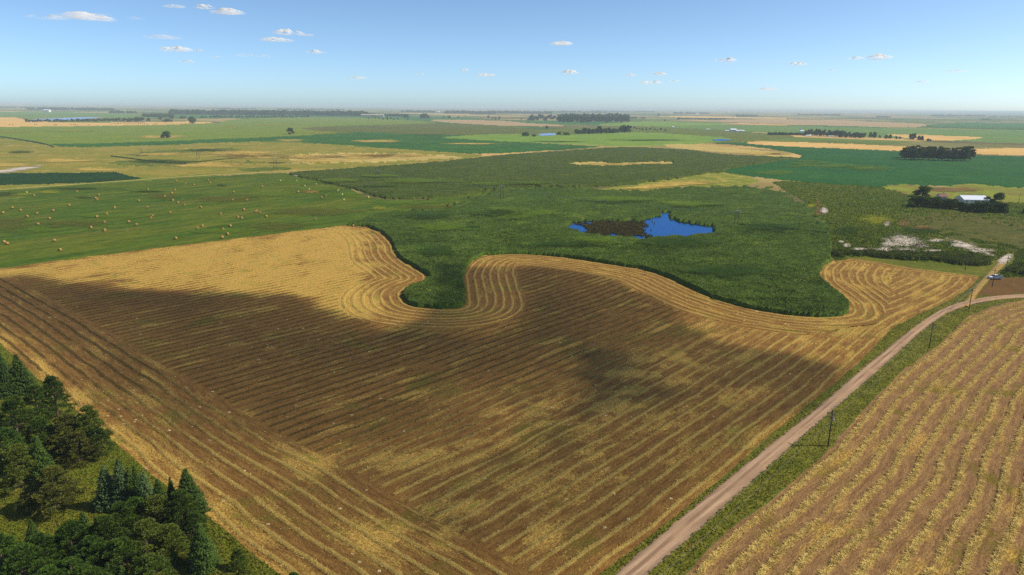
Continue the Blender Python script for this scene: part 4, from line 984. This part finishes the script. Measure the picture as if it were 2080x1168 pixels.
far_wood(1620,1705,234.5,3,'faint blue wood under the horizon at right'); far_wood(1780,1810,238.5,3,'tiny blue wood under the horizon at right'); far_wood(1890,2000,236,3,'faint blue tree line at the right horizon'); far_wood(1990,2010,243,2.5,'tiny blue wood near the right edge'); far_wood(1560,1640,274,5,'low dark scrub in front of the far right farm'); far_wood(560,700,223.5,3,'faint blue tree line on the horizon left of centre'); far_wood(1200,1330,227.5,2.5,'faint blue tree line on the horizon at centre'); far_wood(430,520,222,2.5,'faint blue tree line on the horizon above the long wood'); far_wood(2010,2080,238,2,'faint blue tree line at the far right edge')

# ---------------------------------------------------------------- bales
BALE = None
def bale_mat(name, c1, c2):
    t = NT(name); co = t.n('ShaderNodeTexCoord').outputs['Object']; n = t.noise(co, 6, 4, .7); 
    wv = t.n('ShaderNodeTexWave', wave_type='RINGS', rings_direction='Y'); t.l(co, wv.inputs[0]); wv.inputs['Scale'].default_value = 2.5; wv.inputs['Distortion'].default_value = 3
    col = t.mix(t.sstep(n, .3, .7), lin(c1), lin(c2)); col = t.mix(t.math('MULTIPLY', wv.outputs['Fac'], .3), col, lin((110,84,52)))
    return t.surf(t.diffuse(col, t.bump(n, .6, .1), .95, .05))
def bale_mesh(name, mat):
    m = MB(); n = 20; r = .98; w2 = .82; prof = [(-w2, r*.8), (-w2*.97, r*.93), (-w2*.82, r), (0, r*1.01), (w2*.82, r), (w2*.97, r*.93), (w2, r*.8)]
    for y, rr in prof:
        for i in range(n):
            t = 2*math.pi*i/n; q = rr*(1+random.uniform(-.015, .015)); m.v.append((q*math.cos(t), y, max(-.87, q*math.sin(t))+.87))
    for a in range(len(prof)-1):
        for i in range(n): j = (i+1) % n; m.f.append((a*n+i, (a+1)*n+i, (a+1)*n+j, a*n+j))
    m.f.append(tuple(range(n))); m.f.append(tuple(reversed([6*n+i for i in range(n)])))
    return m.mesh(name, mat, True)
BS = bale_mesh('hay_bale', bale_mat('bale_straw', (190,154,108), (150,116,78)))
BW = bale_mesh('hay_bale', bale_mat('bale_pale', (206,206,176), (172,178,140)))
BD = bale_mesh('hay_bale', bale_mat('bale_dark', (104,84,58), (74,60,44)))
def bale(px, py, me=BS, label='round straw coloured hay bale lying on the green hay meadow', group='bales scattered over the hay meadow', s=1.0):
    x, y = g1(px, py+1.6*(py-205)/260); o = link(bpy.data.objects.new('hay_bale', me)); o.location = (x, y, .05)
    o.rotation_euler = (0, 0, R(random.uniform(-50, 60))); o.scale = (s*random.uniform(.93, 1.07),)*3
    return tag(o, label, 'hay bale', group)
for a, b in ((627,756),(279,790),(800,786),(775,812),(790,820),(1200,742),(1420,743),(1395,772),(1338,797),(1403,828),(1127,832),(1445,846),(1502,865),(1630,887),(1197,884),(930,887),(562,867),(101,889),(167,909),(25,931),(303,934),(434,911),(219,961),(404,976),(310,1022),(870,940),(787,963),(851,1007),(738,1050),(851,1070),(1048,1004),(1108,1028),(1237,955),(1227,972),(1382,927),(1644,1036),(1606,1054),(1427,1138),(1795,939),(1933,965),(1965,973),(1980,905),(1892,825),(2005,826),(1898,763),(1690,663),(1707,684),(1507,691),(1574,702),(1432,671),(1812,1063),(1870,1038),(1848,1104),(1806,1131),(2075,921),(443,1155),(35,1168),(60,1180)):
    bale(a/4, 200+b/4)
bale(122, 508, label='round hay bale nearest the field edge at lower left of the hay meadow', group=None)
for a, b in ((50,718),(172,664),(531,806),(565,793),(83,960),(33,932),(5,915),(481,981)): bale(520+a/4, 200+b/4)
for a, b in ((198,668),(330,667),(396,712),(432,737),(342,759),(488,697),(669,743),(662,752),(700,782),(714,823)): bale(520+a/4, 200+b/4, BW, 'pale whitish round bale near the winding edge of the corn', 'pale bales near the corn edge', .9)
bale(54, 391, BW, 'single pale bale on the dry knoll at the left edge of the hay meadow', None, .9)
bale(748, 401, BW, 'pale bale lying against the tip of the corn edge', None)
for a, b in ((1365,812),(1398,819),(1727,805),(1897,740)): bale(520+a/4, 200+b/4, BD, 'dark weathered bale on the grass strip between corn and reeds', 'dark bales below the corn')
bale(910, 418.5, BD, 'dark bale on the grass strip nearest the reeds', None); bale(1071, 384, BD, 'dark bale at the right end of the grass strip', None)
bale(717, 458.5, BS, 'single bale at the top of the winding windrows beside the reeds', None, .8)
for px in list(range(226, 300, 4))+[20, 27, 70, 74, 110, 113, 116, 143, 146, 150, 153, 158, 181, 314, 318, 336, 353, 358, 364, 370, 376, 383]:
    bale(px+random.uniform(-1, 1), 251.6+random.uniform(-.5, .5)+(2 if px < 200 else 0), BD, 'tiny dark bale in the line across the orange stubble field', 'dark bales on the orange stubble', 1.7)

# ---------------------------------------------------------------- power lines
WOOD = simple('pole_wood', (78,66,56), .9, var=.25, scale=2); STEEL = simple('pale_steel', (196,196,190), .5, .3); GLASS = simple('insulator', (150,160,160), .3); WIRE = simple('wire', (150,150,146), .4, .6)
LD = np.array(g1(1889, 707))-np.array(g1(1688, 905)); LD = LD/np.linalg.norm(LD); lang = math.atan2(LD[1], LD[0])
def pole(px, py, h, label, xy=None, full=False, rz=None):
    x, y = xy if xy is not None else g1(px, py)
    e = empty('power_pole', x, y, 0, lang if rz is None else rz); tag(e, label, 'power pole')
    MB().tube((0, 0, -.6), (0, 0, h), .21, .14, 10).build('pole', WOOD, e, True)
    MB().box(-.08, -1.35, h-1.25, .08, 1.35, h-1.08).build('crossarm', WOOD, e)
    for yy in (-1.25, .0, 1.25):
        z = h-1.08 if yy else h
        MB().tube((0, yy, z), (0, yy, z+.28), .07, .05, 8).build('insulator', GLASS, e, True)
    MB().tube((0.09, -.9, h-1.2), (.16, 0, h-2.0), .03, .03, 5).tube((.16, 0, h-2.0), (.09, .9, h-1.2), .03, .03, 5).build('brace', STEEL, e)
    if full:
        MB().box(-.08, -1.0, h-2.3, .08, 1.0, h-2.13).build('crossarm', WOOD, e)
        MB().tube((.35, -.35, h-3.3), (.35, -.35, h-2.3), .24, .24, 12).build('transformer', STEEL, e, True)
        MB().tube((0, 0, h-1.6), (3.2, -4.6, 0), .025, .025, 4).build('guy_wire', WIRE, e)
    return Vector((x, y, h))
def hgt_of(px, y0, y1): return (y1-y0)/ppm(px, y1)
p1 = np.array(g1(1682, 905)); p2 = np.array(g1(1887, 707)); p0 = p1+(p1-p2)*1.0
hs = hgt_of(1688, 834, 905)
poles = [pole(0, 0, hs, 'wooden power pole in front of the photo beside the gravel road', p0),
         pole(1682, 905, hs, 'nearest wooden power pole with double crossarm in the grass right of the gravel road', full=True),
         pole(1887, 707, hs*.98, 'second wooden power pole along the gravel road, standing on the yellowish verge'),
         pole(1968, 629, hs*.98, 'third wooden power pole, where the gravel road starts to bend'),
         pole(2015, 583, hs*.95, 'wooden power pole in front of the parked pickup'),
         pole(2041, 560, hs*1.05, 'wooden power pole beside the pale dirt patch behind the pickup'),
         ]
pole(1960, 549, hs*.65, 'short dark power pole in the yellow grass left of the pickup')
pole(2069, 411, hs*.85, 'far power pole right of the farm grove')
def wire(pts, r, label, cat='power line', sag=.9, name='power_line', group=None):
    m = MB(); allp = []
    for a, b in zip(pts[:-1], pts[1:]):
        for i in range(10):
            t = i/10; q = a.lerp(b, t); q.z -= sag*4*t*(1-t); allp.append(q)
    allp.append(pts[-1]); m.path(allp, [r]*len(allp), 4)
    o = m.build(name, WIRE); return tag(o, label, cat, group)
perp = Vector((-LD[1], LD[0], 0))
for off, dz, lb in ((-1.25, -.8, 'thin overhead wire nearest the gravel road, strung between the wooden poles'), (0, .28, 'thin overhead wire along the pole tops beside the gravel road'), (1.25, -.8, 'thin overhead wire on the field side of the wooden poles')):
    wire([p+perp*off*-1+Vector((0, 0, dz)) for p in poles], .022, lb)
LH = []
def hframe(px, y0, y1, wpx, label):
    x, y = g1(px, y1); h = hgt_of(px, y0, y1); k = ppm(px, y1); w_ = wpx/k
    e = empty('pylon', x, y, 0, R(8)); tag(e, label, 'pylon')
    for s in (-1, 1): MB().tube((s*w_/2, 0, -.6), (s*w_/2, 0, h), .3, .2, 9).build('pole', WOOD, e, True)
    MB().box(-w_*.95, -.14, h-.6, w_*.95, .14, h-.25).build('crossarm', STEEL, e)
    MB().tube((-w_/2, 0, h-1.2), (w_/2, 0, h-5.5), .08, .08, 5).tube((w_/2, .17, h-1.2), (-w_/2, .17, h-5.5), .08, .08, 5).build('brace', WOOD, e)
    for s in (-.9, 0, .9): MB().tube((s*w_, 0, h-1.8), (s*w_, 0, h-.6), .1, .1, 6).build('insulator', GLASS, e)
    LH.append((x, y, h, w_))
for a in ((1495,427,459,7,'twin pole pylon with pale crossarm standing right of the blue pond'),(1019.5,376.5,404,6,'twin pole pylon with pale crossarm below the corn, centre of the photo'),(767,345,365,6,'twin pole pylon standing inside the corn crop'),(560,322,344.5,6,'twin pole pylon in the tan pasture beside the dirt track'),(403,309,323,5,'small twin pole pylon in the pasture'),(287,300,311,4,'farthest small twin pole pylon in the pasture')): hframe(*a)
for s in (-.9, 0, .9):
    wire([Vector((x+s*w_, y, h-1.9)) for x, y, h, w_ in LH], .03, {-.9: 'left high wire strung along the twin pole pylons', 0: 'middle high wire strung along the twin pole pylons', .9: 'right high wire strung along the twin pole pylons'}[s], sag=3.0)

# ---------------------------------------------------------------- farm buildings
WHITEM = simple('white_metal', (226,230,234), .35, .1, var=.05); ROOFM = simple('grey_roof', (150,150,150), .6); WALLW = simple('white_wall', (220,216,206), .7, var=.06)
ROOFT = simple('tan_roof', (196,176,140), .7); DARKW = simple('window_glass', (40,46,54), .2, spec=.6); DOORM = simple('barn_door', (120,116,112), .7); REDW = simple('rusty_wall', (130,84,66), .8)
def building(px, py, w_, d_, h, rh, label, wall=WALLW, roof=WHITEM, rz=0, name='farm_building', cat='building', door=True, nwin=2, chim=False):
    x, y = g1(px, py); e = empty(name, x, y, 0, rz); tag(e, label, cat)
    m = MB().box(-w_/2, -d_/2, -.3, w_/2, d_/2, h)
    for s in (-1, 1): m.poly([(s*w_/2, -d_/2, h), (s*w_/2, d_/2, h), (s*w_/2, 0, h+rh)])
    m.build('wall', wall, e)
    r_ = MB(); o_ = .5
    for s in (-1, 1):
        a = [(-w_/2-o_, s*(d_/2+o_), h-rh*o_/(d_/2)+.05), (w_/2+o_, s*(d_/2+o_), h-rh*o_/(d_/2)+.05), (w_/2+o_, 0, h+rh+.05), (-w_/2-o_, 0, h+rh+.05)]
        b = [(p[0], p[1], p[2]+.15) for p in a]; k = len(r_.v); r_.v += a+b
        r_.f += [tuple(k+i for i in t) for t in ((0,3,2,1),(4,5,6,7),(0,1,5,4),(1,2,6,5),(2,3,7,6),(3,0,4,7))]
    r_.build('roof', roof, e)
    MB().box(-w_/2-.5, -.25, h+rh+.1, w_/2+.5, .25, h+rh+.32).build('ridge_cap', ROOFM, e)
    if door: MB().box(-w_*.08, -d_/2-.06, 0, w_*.12, -d_/2-.002, h*.8).build('door', DOORM, e)
    for i in range(nwin):
        xx = w_*(-.38+.62*i/max(1, nwin-1)) if nwin > 1 else -w_*.3
        if abs(xx-.02*w_) < w_*.14: xx += w_*.25
        MB().box(xx-.6, -d_/2-.07, h*.4, xx+.6, -d_/2-.003, h*.75).build('window', DARKW, e)
    if chim: MB().box(w_*.2, .6, h+rh*.4, w_*.2+.7, 1.3, h+rh+1.2).build('chimney', REDW, e)
    return e
building(1972, 412, 24, 17, 4.2, 3.4, 'long white metal shed roof showing above the farm grove', rz=R(-3), nwin=4)
building(1912, 408, 7, 7, 5, 2.5, 'small farmhouse with brownish roof hidden among the farm grove', roof=REDW, chim=True)
building(1489, 267, 24, 14, 7, 5, 'white barn on the far farmstead above the blue strip pond', name='barn', cat='barn')
building(1503, 267.5, 34, 12, 4, 3, 'low pale shed right of the far white barn')
building(1476, 267.5, 14, 9, 4, 2, 'small pale shed left of the far white barn')
building(1367, 260, 10, 8, 5, 3, 'tiny white house alone on the far pasture', name='house', cat='house')
building(1438, 264, 14, 7, 3, 2, 'low pale shed on the far pasture')
e_ = building(1628, 269, 16, 9, 6, 4, 'small white church like building at the left end of the right tree belt', name='farm_building'); MB().box(-8.5, -2, 0, -4.5, 2, 15, .2).build('tower', WALLW, e_); MB().box(-8.6, -2.1, 15, -4.4, 2.1, 20, 2.0, 2.0).build('tower_roof', ROOFM, e_)
building(1642, 277, 18, 7, 3, 2, 'low white shed in front of the right tree belt'); building(1688, 278, 18, 6, 2.5, 1.5, 'second low white shed in front of the right tree belt')
building(757, 237.5, 190, 30, 16, 6, 'long tan farm building in front of the far wood, left of centre', roof=ROOFT, wall=ROOFT, name='barn', cat='barn', nwin=6)
building(688, 233.5, 70, 30, 7, 4, 'low tan roofed shed at the right end of the long far wood', roof=ROOFT, nwin=0)
building(96, 227.5, 60, 40, 18, 8, 'white building above the lake near the left horizon'); building(891, 229, 40, 30, 14, 8, 'tiny white building near the horizon left of centre')
building(1271, 238.5, 30, 16, 7, 4, 'tiny white house right of the far square wood', name='house', cat='house'); building(1416, 232.5, 50, 30, 14, 8, 'tiny white building near the horizon right of centre')

# ---------------------------------------------------------------- pickup
def pickup(px, py, rz):
    x, y = g1(px, py); e = empty('pickup_truck', x, y, .05, rz); e.scale = (1.28,)*3
    tag(e, 'silver and white crew cab pickup parked on the farm track beyond the bend', 'pickup truck')
    body = simple('silver_paint', (150,160,172), .3, .4, .6, .03); wht = simple('white_paint', (228,230,232), .3, 0, .6, .03); blk = simple('tyre', (24,24,26), .8); gl = simple('truck_glass', (28,36,50), .1, spec=.8)
    m = MB(); # nose points to -X
    m.box(-2.9, -.95, .45, 2.9, .95, 1.05, .05); m.build('body', body, e, bevel=.06)
    MB().box(-2.85, -.9, 1.05, -1.35, .9, 1.3, .1).build('hood', wht, e, bevel=.05)
    cab = MB(); cab.box(-1.5, -.9, 1.05, 1.15, .9, 1.42, .02); cab.box(-1.0, -.82, 1.42, .95, .82, 1.95, .18, .1); c = cab.build('cab', body, e, bevel=.04)
    MB().box(-.8, -.7, 1.952, .78, .7, 2.0).build('roof', wht, e)
    for s in (-1, 1):
        MB().box(-.75, s*.84-.02, 1.46, .0, s*.84+.02, 1.84).build('side_window', gl, e); MB().box(.1, s*.84-.02, 1.46, .72, s*.84+.02, 1.84).build('side_window', gl, e)
    MB().poly([(-1.25, -.74, 1.43), (-1.25, .74, 1.43), (-.87, .66, 1.9), (-.87, -.66, 1.9)]).build('windshield', gl, e)
    b = MB(); b.box(1.2, -.95, 1.05, 2.9, -.85, 1.38); b.box(1.2, .85, 1.05, 2.9, .95, 1.38); b.box(1.2, -.85, 1.05, 1.3, .85, 1.38); b.build('bed', body, e)
    MB().box(1.3, -.85, 1.052, 2.8, .85, 1.09).build('bed_floor', blk, e); MB().box(2.84, -.88, .7, 2.96, .88, 1.38).build('tailgate', wht, e); MB().box(-3.02, -.9, .45, -2.86, .9, .7).build('bumper', wht, e); MB().box(2.9, -.9, .45, 3.05, .9, .62).build('bumper', wht, e)
    for xx in (-1.95, 1.9):
        for s in (-1, 1):
            wl = MB().tube((xx, s*.72, .42), (xx, s*.98, .42), .42, .42, 18).build('wheel', blk, e, True); MB().tube((xx, s*.99, .42), (xx, s*1.0, .42), .22, .22, 12).build('rim', STEEL, wl)
    for s in (-1, 1): MB().box(-2.97, s*.72-.16, .8, -2.9, s*.72+.16, 1.0).build('headlight', wht, e)
pickup(2020.5, 567, R(3))

# ---------------------------------------------------------------- clouds
def cloud_mat():
    t = NT('cloud'); a = t.attr('veil').outputs['Fac']
    d = t.n('ShaderNodeBsdfDiffuse'); d.inputs[0].default_value = (.98, .98, 1, 1); tl = t.n('ShaderNodeBsdfTranslucent'); tl.inputs[0].default_value = (.98, .98, 1, 1)
    m1 = t.n('ShaderNodeMixShader'); m1.inputs[0].default_value = .62; t.l(d.outputs[0], m1.inputs[1]); t.l(tl.outputs[0], m1.inputs[2])
    tr = t.n('ShaderNodeBsdfTransparent'); mx = t.n('ShaderNodeMixShader'); t.l(a, mx.inputs[0]); t.l(tr.outputs[0], mx.inputs[1]); t.l(m1.outputs[0], mx.inputs[2])
    return t.surf(mx.outputs[0])
CLM = cloud_mat()
def cloud_mesh(nx, ny, xs_, ys_, thick, low, veil, name='cloud'):
    """closed lens: a domed top and a flatter underside, thin at the rim"""
    n = nx*ny; V = np.concatenate([np.stack([xs_, ys_, thick], -1).reshape(-1, 3), np.stack([xs_, ys_, -low], -1).reshape(-1, 3)])
    ii = np.arange(n).reshape(nx, ny); q = np.stack([ii[:-1, :-1], ii[1:, :-1], ii[1:, 1:], ii[:-1, 1:]], -1).reshape(-1, 4)
    keep = (thick.ravel()[q].max(1) > 1e-3); q = q[keep]
    Fq = np.concatenate([q, q[:, ::-1]+n]); 
    u, inv = np.unique(Fq, return_inverse=True)
    ve = np.concatenate([veil.ravel(), veil.ravel()])
    me = mesh_from(name, V[u], inv.reshape(Fq.shape), dict(veil=ve[u])); me.materials.append(CLM); return me
def sky_cloud(px, py, wpx, hpx, label, opac=.75, seed=0, alt=1500.0):
    d = ray(px, py); t = (alt-H)/d[2]; x, y = d[0]*t, d[1]*t; k = float(np.linalg.norm([x, y, alt]))/FPX
    n = 40; wm = wpx*k; hm = hpx*k
    a, b = np.meshgrid(np.linspace(-1, 1, n), np.linspace(-1, 1, n), indexing='ij')
    f = fbm(a*2.2+seed*7.3, b*2.2+seed*3.1, 5, 4); r_ = np.sqrt(a*a+(b*1.0)**2)
    th = np.clip(1-r_**1.6-.05, 0, 1)*ss(f, .28, .62)
    puff = fbm(a*5+seed, b*5, 15, 3)
    top = th*(.6+.5*puff)*hm*.55; veil = opac*ss(th*(.4+1.2*puff), .02, .6)
    me = cloud_mesh(n, n, a*wm*.62, b*wm*.5, top, th*hm*.12, np.clip(veil, 0, .97))
    o = link(bpy.data.objects.new('cloud', me)); o.location = (x, y, alt); o.rotation_euler = (0, 0, -math.atan2(x, y)); tag(o, label, 'cloud')
for i, c in enumerate([
 (203,36,110,14,'long flat white cloud near the upper left corner',.75),(92,36,60,9,'faint pinkish cloud left of the long flat one',.35),(355,14,34,6,'tiny faint cloud at the top left of centre',.45),
 (414,16,30,11,'small rounded cloud at the top, left of the brighter flat one',.6),(461,26,52,13,'bright flat white cloud at the top left of centre',.8),(586,68,48,14,'puffy white cloud right of centre left, upper of the pair',.75),
 (561,82,54,9,'flat white cloud just below the puffy one',.75),(622,72,28,6,'small faint cloud beside the puffy pair',.5),(357,102,50,12,'white oval cloud low on the left',.8),(403,104,14,6,'tiny white cloud right of the oval one',.5),
 (641,107,32,9,'small white cloud between the pair and the centre',.65),(330,77,60,8,'faint grey veil cloud at left',.3),(520,114,70,8,'thin faint cloud streak right of the white oval',.3),(380,126,32,6,'faint cloud below the white oval',.35),
 (1141,90,42,10,'small flat white cloud at top centre right',.75),(1158,149,32,12,'small puffy cloud below the centre one',.75),(987,154,36,9,'small white cloud just left of centre above the plain',.7),(944,143,18,6,'tiny white cloud left of the centre one',.55),(853,151,18,5,'tiny faint cloud far left of centre',.4),
 (726,160,36,8,'faint low cloud above the long wood',.45),(1473,124,36,14,'bright white puffy cloud on the right half of the sky',.85),(1281,154,20,7,'tiny flat cloud left of the close pair',.5),(1340,152,24,9,'upper cloud of the close pair right of centre',.75),(1320,169,44,10,'lower cloud of the close pair right of centre',.7),
 (1621,132,28,10,'small pointed white cloud at right',.7),(1786,119,38,13,'bright puffy white cloud at far right',.85),(1738,120,30,7,'faint ragged cloud left of the far right one',.45),(1560,183,38,8,'faint low flat cloud at right above the horizon',.45),(1942,146,36,6,'very faint cloud streak near the right edge',.35),(1370,166,28,5,'very faint streak right of the close pair',.3),(440,116,20,4,'very faint speck of cloud right of the white oval',.35),(1684,144,28,5,'very faint cloud below the pointed one',.3),(1870,168,34,6,'very faint low cloud at right',.3)]):
    sky_cloud(c[0], c[1], c[2]*1.12, c[3]*1.35, c[4], c[5]*.85, i)

# the cloud that stands over the fields on the sun's side and shades the middle of the cut field
SH = chaikin(P(-420,640, -200,560, 20,552, 100,560, 160,571, 225,580, 300,585, 420,592, 520,587, 580,592, 630,608, 690,632, 760,655, 840,668, 940,679, 995,674, 1030,645, 1046,600, 1022,568, 1018,548, 1060,538, 1150,541, 1240,560, 1350,612, 1400,643, 1440,678, 1500,694, 1600,715, 1680,735, 1718,748, 1690,790, 1560,895, 1380,1045, 1215,1172, 1010,1345, 900,1430, 640,1222, 520,1110, 418,1010, 309,910, 150,770, 0,665), 1)
sh_w = world_line(SH); sh_w = np.vstack([sh_w, sh_w[:1]])
ALT = 520.0; SX = ALT/math.tan(SUN_EL)
gx, gy = np.meshgrid(np.arange(sh_w[:, 0].min()-12, sh_w[:, 0].max()+14, 3.5), np.arange(sh_w[:, 1].min()-12, sh_w[:, 1].max()+14, 3.5), indexing='ij')
cpx, cpy = proj(gx.ravel(), gy.ravel()); ins = inside(cpx, cpy, SH); dd_, _ = polydist(gx.ravel(), gy.ravel(), sh_w); sdv = np.where(ins, dd_, -dd_)
dl, _ = polydist(gx.ravel(), gy.ravel(), left_w)
edge = ss(sdv+(fbm(gx.ravel()/18, gy.ravel()/18, 91, 3)-.5)*12, 0, 11)
tau = (1.2+.6*ss(-sdv, -60, -8))*edge
tau = tau*(.3+.7*ss(dl, 16, 62))
hole = np.zeros_like(tau)
for hx, hy, hrx, hry, s in HOLES:
    q = ((cpx-hx)/hrx)**2+((cpy-hy-(hx-cpx)*.22)/hry)**2; hole = np.maximum(hole, s*np.exp(-q))
hole = hole*(.55+.9*ss(fbm(gx.ravel()/14, gy.ravel()/26, 95, 4), .35, .65))
low_ = ss(cpy, 760, 960)*.2-.5*ss(cpx, 1330, 1480)*ss(-cpy, -880, -760)
tau = tau*np.clip(1-hole, .06, 1)*(1-low_)*(.85+.3*fbm(gx.ravel()/30, gy.ravel()/30, 97, 3))
tau = np.where(edge > 0, tau, 0).reshape(gx.shape)
veil = 1-np.exp(-tau/2); thick = tau*26.0
me = cloud_mesh(gx.shape[0], gx.shape[1], gx+SX, gy, thick, thick*.12, veil)
o = link(bpy.data.objects.new('cloud', me)); o.location = (0, 0, ALT); tag(o, 'broad ragged cloud high to the right of the view that shades the cut field', 'cloud')

# ---------------------------------------------------------------- haze
hz = MB().box(-33000, -33000, -1.8, 33000, 33000, H+9); t = NT('haze')
pv = t.n('ShaderNodeVolumePrincipled'); pv.inputs['Color'].default_value = (.76, .88, 1.0, 1); pv.inputs['Density'].default_value = 6.5e-5; pv.inputs['Anisotropy'].default_value = 0.0
t.l(pv.outputs[0], t.out.inputs['Volume'])
o = hz.build('haze', t.m); tag(o, 'pale blue summer haze over the far plain', 'haze', None, 'stuff')
